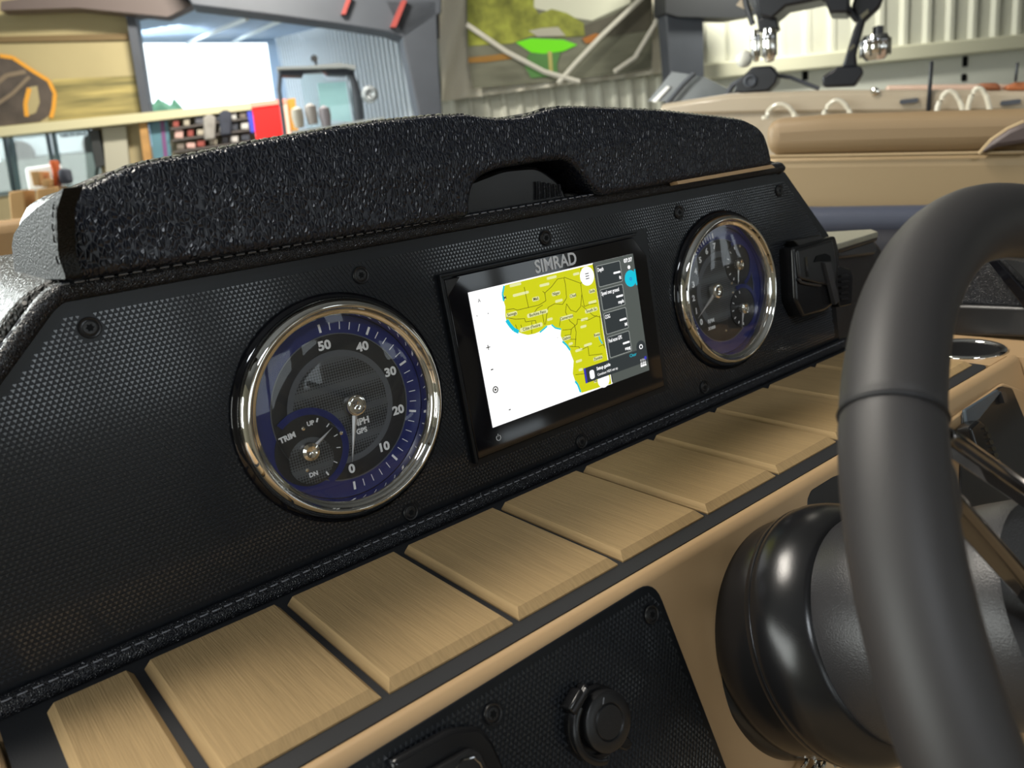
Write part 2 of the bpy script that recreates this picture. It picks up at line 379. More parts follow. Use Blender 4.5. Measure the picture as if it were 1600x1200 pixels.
# ---- bay behind the far wall (blue daylight bay with large opening)
D2 = -7.0
BAY = Fr(FAR.o + FAR.z * D2, WT, UP, FAR.z)
M['bluewall'] = mat('blue-white corrugated bay wall', s2l(170, 190, 212), 0.6)
mk('wall_bay_back', MB().prism(BAY, [BAY.at(*q) for q in [(150, 700), (150, -10), (480, -10), (480, 700)]], -0.1, 0.0, holes=[[BAY.at(*q) for q in [(214, 66), (417, 66), (432, 178), (232, 196)]]]), M['bluewall'], kind='structure')
back_tl = BAY.p(*BAY.at(205, 66)); back_tr = BAY.p(*BAY.at(428, 60))
ft_l = FAR.p(*FAR.at(208, 28)); ft_r = FAR.p(*FAR.at(600, 38))
mbc = MB(); n = 26
for i in range(n):                     # corrugated bay ceiling: ribs run left to right
    s0, s1, s2 = i / n, (i + 0.72) / n, (i + 1) / n
    def L_(s): return back_tl.lerp(FAR.p(*FAR.at(190, -20)), s)
    def R_(s): return back_tr.lerp(FAR.p(*FAR.at(640, 10)), s)
    mbc.add([L_(s0), R_(s0), R_(s1), L_(s1)], [(0, 1, 2, 3)])
    dz = V((0, 0, 0.10))
    mbc.add([L_(s1) + dz, R_(s1) + dz, R_(s2) + dz, L_(s2) + dz, L_(s1), R_(s1)], [(0, 1, 2, 3), (4, 5, 1, 0)])
mk('ceiling_bay', mbc, mat('blue-grey ribbed ceiling', s2l(158, 176, 198), 0.5), smooth=0, fix=False, kind='structure')
tr_ = MB()
for k in range(2):
    a0 = back_tl.lerp(back_tr, .38 + .32 * k); a1 = FAR.p(*FAR.at(385 + 60 * k, 22))
    tr_.tube([a0 + V((0, 0, -.05)), a1 + V((0, 0, -.05))], 0.035, 6)
mk('trim_3', tr_, mat('pale ceiling batten', s2l(225, 235, 240), 0.5), kind='structure')
# bay right side wall (corrugated) from back corner to the steel column
mbs = MB(); A0 = BAY.p(*BAY.at(430, 60)); A1 = FAR.p(*FAR.at(660, 40)); n = 40
H0 = A0.z
for i in range(n):
    p0 = A0.lerp(A1, i / n); p1 = A0.lerp(A1, (i + .7) / n); p2 = A0.lerp(A1, (i + 1) / n)
    o1 = V((-0.05, -0.02, 0))
    for a, b in ((p0, p1), (p1, p1 + o1), (p1 + o1, p2 + o1), (p2 + o1, p2)):
        mbs.add([V((a.x, a.y, -2.3)), V((b.x, b.y, -2.3)), V((b.x, b.y, 3.2)), V((a.x, a.y, 3.2))], [(0, 1, 2, 3)])
mk('wall_bay_side', mbs, mat('pale ribbed bay wall', s2l(218, 224, 228), 0.55), smooth=0, fix=False, kind='structure')
mk('trim_4', MB().prism(BAY, [BAY.at(*q) for q in [(432, 20), (440, 20), (455, 250), (447, 250)]], 0.02, 0.2).prism(BAY, [BAY.at(*q) for q in [(446, 20), (452, 20), (466, 250), (460, 250)]], 0.02, 0.2), M['bluewall'], kind='structure')
# left post of the bay opening
mk('trim_5', slab([(196, 20), (210, 20), (236, 190), (224, 192)], -0.1, 0.25), M['steel'], kind='structure')

# ---- left windows (frames, panes), outside cars and hedge
for i, (pts) in enumerate([[(-70, 221), (7, 213), (22, 300), (-55, 310)], [(15, 212), (73, 206), (88, 292), (28, 300)], [(82, 206), (138, 201), (152, 262), (148, 290), (96, 292)]]):
    q = [FAR.at(*z) for z in pts]; cx = sum(a for a, b in q) / len(q); cy = sum(b for a, b in q) / len(q)
    inn = [(cx + (a - cx) * .95, cy + (b - cy) * .95) for a, b in q]; outp = [(cx + (a - cx) * 1.02, cy + (b - cy) * 1.02) for a, b in q]
    wn = bpy.data.objects.new('window_%d' % (i + 1), None); COL.objects.link(wn); wn.location = FAR.p(cx, cy); wn['kind'] = 'structure'
    mk('frame', MB().prism(FAR, outp, -0.1, 0.06, holes=[inn]), mat('dark window frame', s2l(64, 84, 84), 0.5), wn)
    mk('pane', MB().prism(FAR, inn, -0.04, -0.03), M['pane'], wn)
wl_ = MB()
for k in range(8):
    x_ = 92 + k * 5.2; wl_.prism(FAR, [FAR.at(*z, .08) for z in [(x_, 209.5 - k * .5), (x_ + (3.6 if k % 2 else 2.2), 209 - k * .5), (x_ + 3.8, 214 - k * .5), (x_ + .6, 214.5 - k * .5)]], .02, .03)
mk('window_lettering', wl_, M['steel'], bpy.data.objects['window_3'], smooth=0)
mk('wall_window_post', slab([(139, 204), (153, 203), (164, 258), (150, 262)], -0.05, 0.15), mat('dark jamb', s2l(52, 54, 54), 0.6), kind='structure')
OUT = Fr(FAR.o - FAR.z * 9.0, WT, UP, FAR.z)
gz = OUT.at(60, 262)[1]
mk('ground', MB().box(Fr(OUT.p(-3, gz - .3), WT, WN, UP), (0, 3, 0), (24, 14, 0.6)), mat('car park ground', s2l(120, 126, 120), 0.8), kind='structure')
hb = MB()
for k in range(60):
    a = OUT.at(-60 + k * 5.2, 235)[0]; fr_ = Fr(OUT.p(a, gz, -5 - (k % 3) * .3), WT, UP, FAR.z)
    hb.lathe(Fr(fr_.o, WT, -FAR.z, UP), [(0.5, 0), (0.75 + .2 * (k % 4) / 3, .5), (.6, 1.1 + .25 * math.sin(k * 2.1)), (0.0, 1.5 + .3 * math.sin(k * 1.3))], 7)
setp(mk('hedge', hb, mat('green hedge leaves', s2l(84, 128, 98), 0.8, var=(4, 0.3)), smooth=60), 'green hedge outside beyond the left windows', 'hedge', kind='stuff')
def car(cx, w_, label, frd=0.0):
    a = OUT.at(cx, 250)[0]; o_ = OUT.p(a, gz, frd); t = thing('car', o_, label, 'car', None); fr = Fr(o_, WT, UP, FAR.z)
    L_ = w_; mb = MB()
    body = [(-.5, .12), (.5, .12), (.5, .30), (.44, .40), (.26, .44), (.14, .62), (-.22, .62), (-.36, .43), (-.48, .40)]
    mb.prism(fr, [(x * L_, y * L_ * .62) for x, y in body], -.4 * L_ * .8, .4 * L_ * .8)
    mk('body', mb, mat('white car paint', s2l(200, 204, 206), 0.25, coat=0.5), t, bevel=.05)
    mk('side_window', MB().prism(fr, [(x * L_, y * L_ * .62) for x, y in [(-.30, .44), (.20, .44), (.12, .58), (-.20, .58)]], .33 * L_, .33 * L_ + .012), M['gloss'], t)
    for s_ in (-.3, .3):
        mk('wheel', MB().lathe(Fr(fr.p(s_ * L_, .12 * L_, .28 * L_), WT, UP, FAR.z), [(.0, 0), (.1 * L_, 0), (.1 * L_, .3), (0, .3)], 20), M['blackplastic'], t)
    return t
car(112, 2.5, 'white car parked outside, seen through the right-hand left window')
car(30, 2.0, 'white car parked outside, seen through the middle window behind the boxes', -3.0)

# ---- mural banner on the left wall
t_ = thing('mural_banner', FAR.p(fx(60, 200), fy(60, 200), 0.1), 'large tan mural of rippled water with a dark striped figure on the far left wall', 'mural')
M['mural'] = mat('tan printed vinyl', s2l(172, 158, 116), 0.6, var=((.8, .8, .8), .10))
M['ripple'] = mat('olive ripple print', s2l(186, 168, 104), 0.6, var=((1.2, 1.2, 16), 0.3, s2l(112, 104, 62)))
mk('upper_sheet', slab([(-200, 12), (0, 4), (80, 8), (196, 26), (203, 54), (-200, 62)], 0.02, 0.06), M['mural'], t_)
mk('seam_band', slab([(-200, 62), (0, 57), (203, 52), (205, 62), (0, 66), (-200, 72)], 0.02, 0.10), mat('brown banner seam', s2l(116, 96, 62), 0.7), t_)
mk('sheet', slab([(-200, 72), (0, 66), (205, 62), (228, 178), (0, 200), (-200, 222)], 0.02, 0.06), M['mural'], t_)
mk('water_print', slab([(82, 124), (214, 118), (227, 177), (75, 192)], 0.06, 0.064), M['ripple'], t_)
dk = mat('dark striped print', s2l(84, 74, 66), 0.6, var=((3, 3, 3), .4))
mk('figure_print', slab([(-200, 120), (-60, 92), (0, 88), (18, 90), (48, 110), (74, 128), (84, 148), (80, 178), (62, 190), (0, 197), (-200, 216)], 0.064, 0.07), dk, t_)
mk('figure_gap', slab([(46, 136), (58, 134), (62, 160), (56, 176), (46, 180), (40, 165)], 0.07, 0.074), M['mural'], t_)
org = mat('orange print', s2l(224, 158, 52), 0.6)
mk('orange_edge', MB().ribbon(FAR, [FAR.at(*q, 0.07) for q in [(0, 87), (20, 90), (50, 110), (76, 126), (86, 146), (84, 168), (80, 184)]], .045, .07, .078), org, t_)
mk('orange_edge', MB().ribbon(FAR, [FAR.at(*q, 0.07) for q in [(46, 138), (40, 162), (42, 182)]], .05, .07, .078), org, t_)
mk('stripe_print', MB().ribbon(FAR, [FAR.at(*q, 0.07) for q in [(-30, 150), (10, 118), (40, 112)]], .05, .07, .076).ribbon(FAR, [FAR.at(*q, 0.07) for q in [(-30, 180), (20, 146), (46, 120)]], .04, .07, .076), mat('pale stripe print', s2l(128, 112, 92), 0.6), t_)

# ---- shop corner below the beam: doorway, posts, door, shelves, goods
mk('door_1', slab([(193, 198), (216, 196), (228, 300), (203, 300)], -0.3, -0.1), mat('dark blue doorway', s2l(40, 46, 58), 0.6), kind='structure')
setp(mk('timber_post', slab([(217, 192), (229, 191), (244, 300), (230, 300)], 0.12, 0.25), mat('orange brown timber', s2l(176, 134, 80), 0.7, var=(6, .2)), smooth=0), 'orange-brown timber post between the dark doorway and the teal display panel', 'post')
t_ = thing('display_panel', FAR.p(fx(250, 240), fy(250, 240), 0.2), 'teal display panel with a magenta edge beside the timber post', 'display')
mk('panel', slab([(232, 191), (262, 188), (274, 300), (248, 300)], 0.1, 0.16), mat('teal print', s2l(86, 128, 142), 0.5, var=(3, .15)), t_)
mk('magenta_stripe', slab([(250, 189), (256, 189), (268, 300), (262, 300)], 0.16, 0.17), mat('magenta print', s2l(120, 70, 120), 0.5), t_)
t_ = thing('shop_shelving', FAR.p(fx(330, 300), ZB, 0.2), 'long cream shop shelving unit under the bright bay window', 'shelving')
mk('back_panel', slab([(262, 190), (392, 168), (412, 300), (275, 300)], -0.05, 0.02), mat('tan shelf back', s2l(176, 162, 132), 0.7), t_)
for k in range(4):
    mk('shelf', slab([(266 + 3 * k, 200 + 18 * k), (396 + 3 * k, 182 + 18 * k), (396 + 3 * k, 185 + 18 * k), (266 + 3 * k, 203 + 18 * k)], 0.02, 0.35), mat('dark shelf board', s2l(90, 84, 80), 0.6), t_)
CN = ['dull red', 'pale grey', 'charcoal', 'pinkish', 'blue-black', 'beige', 'brown-grey', 'off-white']
cols = [(150, 70, 60), (200, 200, 196), (90, 90, 96), (210, 170, 160), (60, 64, 74), (180, 170, 150), (120, 110, 100), (200, 196, 190)]
gm = [mat('shop goods %d' % i, s2l(*c), 0.5) for i, c in enumerate(cols)]
for k in range(3):
    for j in range(7):
        px = 276 + 3 * k + j * 17 + random.uniform(-2, 2); py = 199.0 + 18 * k - (px - 266) * .138
        wd = random.uniform(4, 7); hg = random.uniform(7, 13)
        o = mk('boxed_item', slab([(px - wd, py - hg), (px + wd, py - hg), (px + wd, py), (px - wd, py)], 0.05, 0.3), gm[(j * 5 + k * 3) % 8], smooth=0)
        setp(o, '%s box, %s from the left on the %s shelf of the shop shelving' % (CN[(j * 5 + k * 3) % 8], ['first', 'second', 'third', 'fourth', 'fifth', 'sixth', 'last'][j], ['top', 'second', 'third'][k]), 'box', 'goods on the shop shelving')
for k, (px, py, nm) in enumerate([(352, 176, 'dark garment hanging on the shelving'), (327, 183, 'pale grey garment hanging on the shelving left of the dark one')]):
    o = mk('hanging_shirt', slab([(px - 10, py), (px - 3, py - 4), (px + 3, py - 4), (px + 10, py), (px + 9, py + 34), (px - 8, py + 36)], 0.36, 0.42), mat('shirt cloth %d' % k, s2l(*[(56, 60, 72), (150, 146, 140)][k]), 0.8, var=(8, .2)), bevel=.02)
    setp(o, nm, 'shirt')
t_ = thing('red_display_box', FAR.p(fx(415, 240), fy(415, 240), 1.1), 'bright red display cabinet with tan side panel above the dash pad', 'display')
mk('red_front', slab([(394, 168), (438, 161), (446, 225), (402, 232)], 1.0, 1.3), mat('glowing red paint', (0.9, 0.012, 0.01), 0.4, emit=0.25, ecol=(1, 0.0, 0.0)), t_)  # faint emission added to brighten the red front
mk('top_edge', slab([(391, 160), (446, 154), (448, 161), (392, 168)], 0.9, 1.32), mat('pale pink edge', s2l(232, 150, 130), 0.5), t_)
mk('right_edge', slab([(438, 160), (448, 158), (456, 220), (446, 222)], 0.9, 1.31), mat('peach edge', s2l(236, 190, 170), 0.5), t_)
mk('tan_side', slab([(448, 155), (461, 153), (468, 220), (456, 222)], 0.8, 1.25), mat('ochre side', s2l(196, 140, 50), 0.5), t_)
mk('blue_side', slab([(386, 175), (394, 173), (402, 205), (392, 207)], 0.9, 1.25), mat('blue side', s2l(60, 70, 190), 0.5), t_)
# goods on table in front of the left window
TB = Fr(FAR.o + FAR.z * 4.0, WT, UP, FAR.z)
t_ = thing('sales_table', TB.p(*TB.at(45, 360)), 'white-topped table holding cartons by the left windows', 'table')
mk('top', slab([(-60, 366), (110, 344), (110, 349), (-60, 372)], -.4, .3, TB), mat('white laminate', s2l(225, 228, 226), 0.4), t_)
for px in (-40, 22, 82): mk('leg', slab([(px, 368), (px + 5, 368), (px + 12, 460), (px + 7, 460)], .2, .26, TB), M['steel'], t_)
M['card'] = mat('brown cardboard', s2l(178, 140, 92), 0.8)
for pts, nm, mm in [([(13, 300), (36, 297), (42, 345), (18, 350)], 'tall tan carton on the sales table, leftmost', 'card'), ([(56, 296), (88, 291), (94, 340), (62, 345)], 'wide tan carton on the sales table, rightmost', 'card'),
                    ([(46, 268), (60, 267), (63, 290), (52, 291)], 'small brown carton on the white case, left', 'card'), ([(65, 281), (76, 279), (77, 292), (66, 293)], 'low brown carton on the white case, right', 'card')]:
    setp(mk('carton', slab(pts, -.15, .2, TB), M[mm], bevel=.01), nm, 'box')
setp(mk('white_case', slab([(38, 262), (84, 256), (90, 292), (44, 298)], -.5, -.2, TB), mat('white case', s2l(232, 238, 240), 0.4), bevel=.02), 'white case behind the small cartons by the left window', 'case')
setp(mk('orange_bag', slab([(76, 252), (85, 250), (88, 268), (90, 292), (84, 292), (81, 268)], -.1, .05, TB), mat('orange nylon', s2l(206, 96, 40), 0.6), bevel=.01), 'upright orange-brown bag on the sales table', 'bag')
setp(mk('black_bag', slab([(88, 264), (100, 262), (106, 286), (92, 290)], -.15, .1, TB), mat('charcoal cloth', s2l(60, 64, 76), 0.8), bevel=.04), 'round charcoal bag right of the orange bag', 'bag')
setp(mk('white_bin', MB().lathe(Fr(TB.p(*TB.at(0, 352), 1.0), WT, -TB.z, UP), [(.16, 0), (.2, .35), (.2, .6), (.12, .66), (0, .68)], 20), mat('white bin plastic', s2l(236, 240, 240), 0.4)), 'white round container at the left edge beside the cartons', 'container')

# ---- white landscape banner
BN = Fr(FAR.o + FAR.z * 0.25, WT, UP, FAR.z)
t_ = thing('landscape_banner', BN.p(*BN.at(860, 150)), 'white hanging tarp with a printed lake and trees landscape, crossed by straps', 'banner')
q = [BN.at(*z) for z in [(683, -60), (1036, -60), (1050, 112), (870, 140), (690, 158)]]
mb = MB(); nx, ny = 60, 24
tl, trr, br, bl = V(q[0]), V(q[1]), V(q[2]), V(q[4])
for j in range(ny + 1):
    for i in range(nx + 1):
        s_, t2 = i / nx, j / ny
        p2 = tl.lerp(trr, s_).lerp(bl.lerp(br, s_), t2)
        edge = max(0, 1 - min(s_, 1 - s_) * 7) + max(0, 1 - (1 - t2) * 5)
        z_ = 0.05 * edge * math.sin(s_ * 55 + t2 * 9) + 0.05 * math.sin(s_ * 9 + t2 * 4)
        mb.v.append(BN.p(p2.x, p2.y, z_))
for j in range(ny):
    for i in range(nx):
        a = j * (nx + 1) + i; mb.f.append([a, a + 1, a + nx + 2, a + nx + 1])
mk('tarp', mb, mat('white tarp', s2l(236, 230, 212), 0.6), t_, smooth=80)
pn = lambda pts, n0, n1: MB().prism(BN, [BN.at(*z, n1) for z in pts], n0, n1)
mk('lake_print', pn([(728, -60), (1016, -60), (1020, 60), (1018, 106), (980, 114), (860, 128), (740, 138), (735, 110), (730, 60)], .13, .14), mat('grey lake print', s2l(112, 112, 96), 0.6, var=((1.5, 1.5, 9), .2)), t_)
mk('sky_print', pn([(820, -60), (990, -60), (985, 5), (960, 16), (925, 32), (880, 25), (850, 16), (830, 12)], .14, .145), mat('pale sky print', s2l(206, 206, 186), 0.6), t_)
mk('tree_print', pn([(729, -60), (836, -60), (834, 10), (842, 22), (862, 14), (885, 20), (912, 36), (914, 56), (880, 58), (830, 56), (800, 68), (760, 70), (731, 72)], .145, .15), mat('olive tree print', s2l(132, 136, 54), 0.7, var=(5, .5)), t_)
mk('hill_print', pn([(912, 40), (960, 22), (980, 10), (1019, -10), (1020, 46), (960, 56), (914, 56)], .145, .15), mat('dark hill print', s2l(84, 80, 68), 0.7, var=(4, .2)), t_)
mk('shore_print', pn([(731, 90), (770, 86), (800, 82), (800, 92), (760, 97), (732, 98)], .145, .15), mat('orange shore print', s2l(150, 110, 50), 0.7), t_)
mk('orange_bush_print', pn([(910, 60), (930, 52), (940, 54), (934, 66), (915, 68)], .15, .155), mat('rust print', s2l(160, 100, 40), 0.7), t_)
mk('green_glow_print', pn([(806, 66), (830, 60), (880, 62), (902, 70), (880, 80), (850, 84), (830, 82)], .152, .157), mat('glowing green print', (0.12, 0.55, 0.01), 0.5, emit=0.25, ecol=(0.2, 0.8, 0.0)), t_)  # printed patch given a faint glow to look brighter
mk('green_reflection_print', pn([(826, 84), (876, 82), (870, 100), (872, 118), (830, 122), (820, 104)], .151, .156), mat('dull green print', s2l(84, 130, 70), 0.6), t_)
mk('post_print', pn([(856, 80), (862, 80), (864, 112), (858, 112)], .157, .16), mat('tan post print', s2l(176, 168, 100), 0.6), t_)
mk('house_print', pn([(826, 48), (846, 44), (872, 42), (884, 56), (840, 57)], .152, .158), mat('grey house print', s2l(176, 172, 156), 0.6), t_)
M['strap'] = mat('pale webbing strap', s2l(206, 202, 190), 0.6)
for pts in ([(729, 38), (790, 80), (850, 112), (905, 128)], [(1010, -10), (940, 56), (900, 98), (872, 130)], [(1036, 8), (1022, 40), (992, 90), (960, 112)]):
    pp = [BN.p(*BN.at(*z, .25), .25) for z in pts]
    mk('strap', MB().tube(pp, 0.035, 8), M['strap'], t_, label='pale webbing strap')
wl2 = MB(); k = 0; px = 690
vs = []; fs = []; pr = []
a = fx(688, 170)
while a < fx(1040, 140):
    pr += [(a, 0), (a + .14, 0), (a + .17, .05), (a + .22, .05)]; a += .25
for a, c in pr: vs += [FAR.p(a, ZB, c + .02), FAR.p(a, fy(860, 136), c + .02)]
for i in range(len(pr) - 1): fs.append((2 * i, 2 * i + 2, 2 * i + 3, 2 * i + 1))
wl2.add(vs, fs); mk('wall_low_corrugated', wl2, M['corr'], smooth=0, kind='structure')

# ---- blurred boat in the bay with a tower arch
B2 = Fr(CAM + WN * 9.0, WT, UP, -WN)
t_ = thing('wake_boat', B2.p(*B2.at(510, 260)), 'blurred boat with a black-topped tower arch in the blue bay', 'boat')
sl = lambda pts, n0, n1: slab(pts, n0, n1, B2)
mk('tower_top', sl([(434, 107), (470, 106), (490, 108), (545, 105), (556, 110), (540, 117), (512, 116), (505, 110), (475, 112), (472, 119), (440, 118)], -.1, .1), mat('dark tower tube', s2l(40, 44, 54), 0.5), t_, bevel=.01)
mk('canvas', sl([(432, 104), (480, 103), (530, 98), (556, 102), (555, 108), (540, 105), (434, 108)], -.3, .2), mat('pale canvas', s2l(176, 180, 180), .7), t_)
mk('tower_leg', MB().tube([B2.p(*B2.at(*z)) for z in [(546, 112), (553, 128), (558, 155), (562, 195), (566, 260)]], [.035, .04, .055, .05, .05], 10), M['steel'], t_)
mk('tower_leg', MB().tube([B2.p(*B2.at(*z)) for z in [(438, 112), (436, 140), (444, 200), (450, 260)]], .022, 10), M['steel'], t_)
mk('windshield', sl([(470, 124), (478, 114), (502, 114), (510, 126), (543, 127), (552, 150), (551, 200), (480, 206)], -.02, .0), M['pane'], t_)
mk('glowing_panel', sl([(496, 130), (540, 128), (550, 190), (502, 186)], -.08, -.05), mat('glowing blue panel', s2l(196, 226, 230), .4, emit=.25, ecol=s2l(170, 220, 230)), t_)  # pale panel brightened by an added glow, not a lamp
mk('hull', sl([(455, 205), (600, 182), (640, 260), (640, 860), (470, 880), (470, 290)], -.6, .3), mat('pale hull', s2l(200, 206, 206), .3), t_)
mk('tower_lamp', MB().lathe(Fr(B2.p(*B2.at(491, 92)), WT, UP, FAR.z), [(0, -.03), (.03, -.03), (.035, .03), (0, .03)], 14), M['darkchrome'], t_)
mk('tower_lamp_stem', sl([(490, 94), (495, 94), (498, 108), (493, 108)], -.01, .01), M['steel'], t_)
mk('tower_speaker', MB().lathe(Fr(B2.p(*B2.at(575, 150), .1), WT, UP, FAR.z), [(0, -.12), (.05, -.1), (.085, 0), (.085, .1), (.05, .12), (0, .1)], 20), mat('silver speaker', s2l(180, 186, 190), .3, metal=.5), t_)
for k, (px, py) in enumerate([(467, 192), (487, 187), (507, 190)]):
    setp(mk('blurred_pail', MB().lathe(Fr(B2.p(*B2.at(px, py + 12), .5), WT, WN, UP), [(.045, 0), (.06, .1), (.055, .17), (0, .2)], 14), mat('pale goods %d' % k, s2l(190 - 20 * k, 184 - 20 * k, 170 - 10 * k), .5)), 'pale round pail above the dash pad, %s of three right of the red cabinet' % ['first', 'second', 'third'][k], 'pail')

# ================================================================== NEIGHBOUR BOAT (right background)
NB = Fr(CAM + az(32) * 3.4, az(-62), UP, -az(28))
sn = lambda pts, n0, n1: slab(pts, n0, n1, NB)
M['gel'] = mat('beige gelcoat', s2l(184, 170, 148), 0.35, coat=0.1, var=(3, .04))
M['towerblack'] = mat('black tower paint', (0.012, 0.013, 0.018), 0.3)
t_ = thing('neighbour_boat', NB.p(*NB.at(1350, 260)), 'beige boat with a black speaker tower moored beyond the tan bolster', 'boat')
mk('gunwale', sn([(1030, 163), (1140, 146), (1300, 140), (1600, 140), (1900, 140), (1900, 300), (1030, 300)], -.5, 0), M['gel'], t_, bevel=.02)
mk('upper_rail', sn([(1385, 133), (1530, 131), (1600, 132), (1900, 132), (1900, 146), (1385, 146)], -.4, -.1), mat('pinkish coaming', s2l(206, 176, 156), .4), t_, bevel=.01)
mk('rub_line', sn([(1030, 176), (1200, 172), (1600, 169), (1900, 169), (1900, 172), (1600, 172), (1200, 175), (1030, 180)], 0, .015), mat('brown rub line', s2l(140, 124, 100), .5), t_)
mk('seat_pad', sn([(1530, 130), (1560, 129), (1566, 141), (1540, 141)], -.09, .0), mat('rust leather', s2l(150, 92, 60), .5), t_, bevel=.01, label='rust brown seat pad')
mk('seat_pad', sn([(1572, 134), (1590, 128), (1900, 128), (1900, 141), (1572, 141)], -.09, .0), mat('rust leather 2', s2l(176, 104, 62), .5), t_, bevel=.01, label='orange brown seat pad')
mk('cleat_light', MB().lathe(Fr(NB.p(*NB.at(1367, 143), .0), NB.x, NB.y, NB.z), [(0, 0), (.014, .0), (.014, .012), (.006, .016), (0, .01)], 16), M['chrome'], t_, label='small round chrome light')
for (a, b) in ((1420, 158), (1578, 160)):
    p_ = NB.at(a, b); mk('latch', MB().prism(NB, rrect(p_[0] - .03, p_[1] - .008, p_[0] + .03, p_[1] + .008, .006), 0, .02), M['steel'], t_)
acr = mat('clear acrylic loop', s2l(220, 214, 196), .15, spec=.8)
for a0, a1, top in ((1196, 1243, 163), (1286, 1330, 157), (1462, 1506, 143), (1510, 1548, 138)):
    pts = []
    for k in range(15):
        tt = k / 14; pxx = a0 + (a1 - a0) * tt; pyy = 186 - (186 - top) * (math.sin(PI * tt) ** .55)
        pts.append(NB.p(*NB.at(pxx, pyy, .08), .08))
    nm = {1196: 'pale curved grab loop nearest the dash pad', 1286: 'pale curved grab loop, second from the dash pad', 1462: 'pale curved grab loop just right of the black pole', 1510: 'pale curved grab loop farthest right on the boat'}[a0]
    g_ = thing('grab_loop', NB.p(*NB.at((a0 + a1) / 2, 190), .08), nm, 'handle')
    mk('loop', MB().tube(pts, .009, 8), acr, g_)
    mk('foot', MB().lathe(Fr(pts[0], NB.x, NB.z, UP), [(.0, 0), (.014, 0), (.014, .012), (0, .014)], 10), acr, g_)
    mk('foot', MB().lathe(Fr(pts[-1], NB.x, NB.z, UP), [(.0, 0), (.014, 0), (.014, .012), (0, .014)], 10), acr, g_)
for pts, nm in (([(1453, 95), (1459, 95), (1454, 174), (1447, 174)], 'slim black pole standing on the beige boat, left one'), ([(1588, 97), (1593, 97), (1589, 128), (1585, 128)], 'short black pole standing on the beige boat at the right edge')):
    setp(mk('black_pole', sn(pts, .0, .02), M['towerblack'], bevel=.004), nm, 'pole')
# windshield of the neighbour boat
ws = thing('boat_windshield', NB.p(*NB.at(1090, 160)), 'dark grey tinted windshield corner between steel post and speaker tower', 'windshield')
mk('tinted_glass', sn([(1012, 158), (1050, 112), (1100, 120), (1160, 150), (1150, 156), (1080, 158)], -.5, -.48), mat('smoky glass', s2l(98, 102, 104), .15), ws)
mk('glowing_edge', sn([(1018, 158), (1042, 134), (1046, 136), (1024, 160)], -.48, -.45), mat('glowing white strip', s2l(240, 240, 236), .2, emit=.2), ws)  # white strip glows faintly in place of a glint on the edge
mk('frame_tube', MB().tube([NB.p(*NB.at(*z), -.4) for z in [(1010, 160), (1036, 128), (1056, 108)]], .012, 8), M['steel'], ws)
mk('frame_tube', MB().tube([NB.p(*NB.at(*z), -.4) for z in [(1108, 154), (1122, 128), (1150, 112)]], .012, 8), M['steel'], ws)
# tower
tw = thing('speaker_tower', NB.p(*NB.at(1250, 140)), 'black folding wakeboard tower on two splayed feet with chrome speakers', 'tower')
NT = Fr(NB.o + NB.z * -.35, NB.x, NB.y, NB.z)
st = lambda pts, n0, n1: slab(pts, n0, n1, NT)
mk('foot', st([(1150, 130), (1175, 104), (1205, 102), (1216, 116), (1212, 130), (1200, 142), (1160, 146), (1146, 144)], -.08, .08), M['towerblack'], tw, bevel=.008)
mk('foot', st([(1284, 120), (1308, 104), (1345, 103), (1350, 113), (1336, 134), (1286, 136)], -.08, .08), M['towerblack'], tw, bevel=.008)
mk('leg', st([(1315, 106), (1322, 84), (1332, 50), (1341, 28), (1330, 10), (1348, -40), (1395, -40), (1375, 10), (1352, 32), (1344, 60), (1338, 84), (1340, 106)], -.05, .05), M['towerblack'], tw, bevel=.01)
mk('leg', st([(1186, 42), (1180, 20), (1168, -40), (1250, -40), (1232, 4), (1212, 24), (1208, 42)], -.05, .05), M['towerblack'], tw, bevel=.01)
mk('top_beam', st([(1170, -60), (1330, -60), (1326, 20), (1296, 20), (1288, -2), (1260, 4), (1228, 10), (1205, 30), (1186, 24)], -.12, .12), M['towerblack'], tw, bevel=.01)
mk('strut', MB().tube([NT.p(*NT.at(*z), .04) for z in [(1178, 40), (1168, 10), (1160, -40)]], .012, 8), M['towerblack'], tw)
mk('strut', MB().tube([NT.p(*NT.at(*z), .04) for z in [(1318, 4), (1330, 22), (1340, 34)]], .012, 8), M['towerblack'], tw)
mk('bracket_plate', st([(1182, 30), (1212, 24), (1216, 44), (1206, 50), (1186, 50)], -.06, .06), M['towerblack'], tw, bevel=.006)
mk('foot_socket', MB().lathe(Fr(NT.p(*NT.at(1176, 128), .085), NT.x, NT.y, NT.z), [(.022, 0), (.026, .01), (.020, .014), (.012, .004), (0, .003)], 20), M['steel'], tw)
mk('leg_painted_glint', st([(1344, 24), (1356, 14), (1358, 20), (1347, 30)], .05, .056), M['chrome'], tw, label='painted highlight')  # chrome slivers stand in for highlights on the black legs
mk('leg_painted_glint', st([(1326, 76), (1334, 68), (1336, 72), (1329, 80)], .05, .056), M['chrome'], tw, label='painted highlight')
mk('leg_painted_glint', st([(1192, 24), (1204, 22), (1206, 34), (1194, 36)], .05, .056), M['chrome'], tw, label='painted highlight')
mk('cross_tube', st([(1150, 8), (1163, -8), (1175, 14), (1172, 18)], -.02, .02), M['gel'], tw)
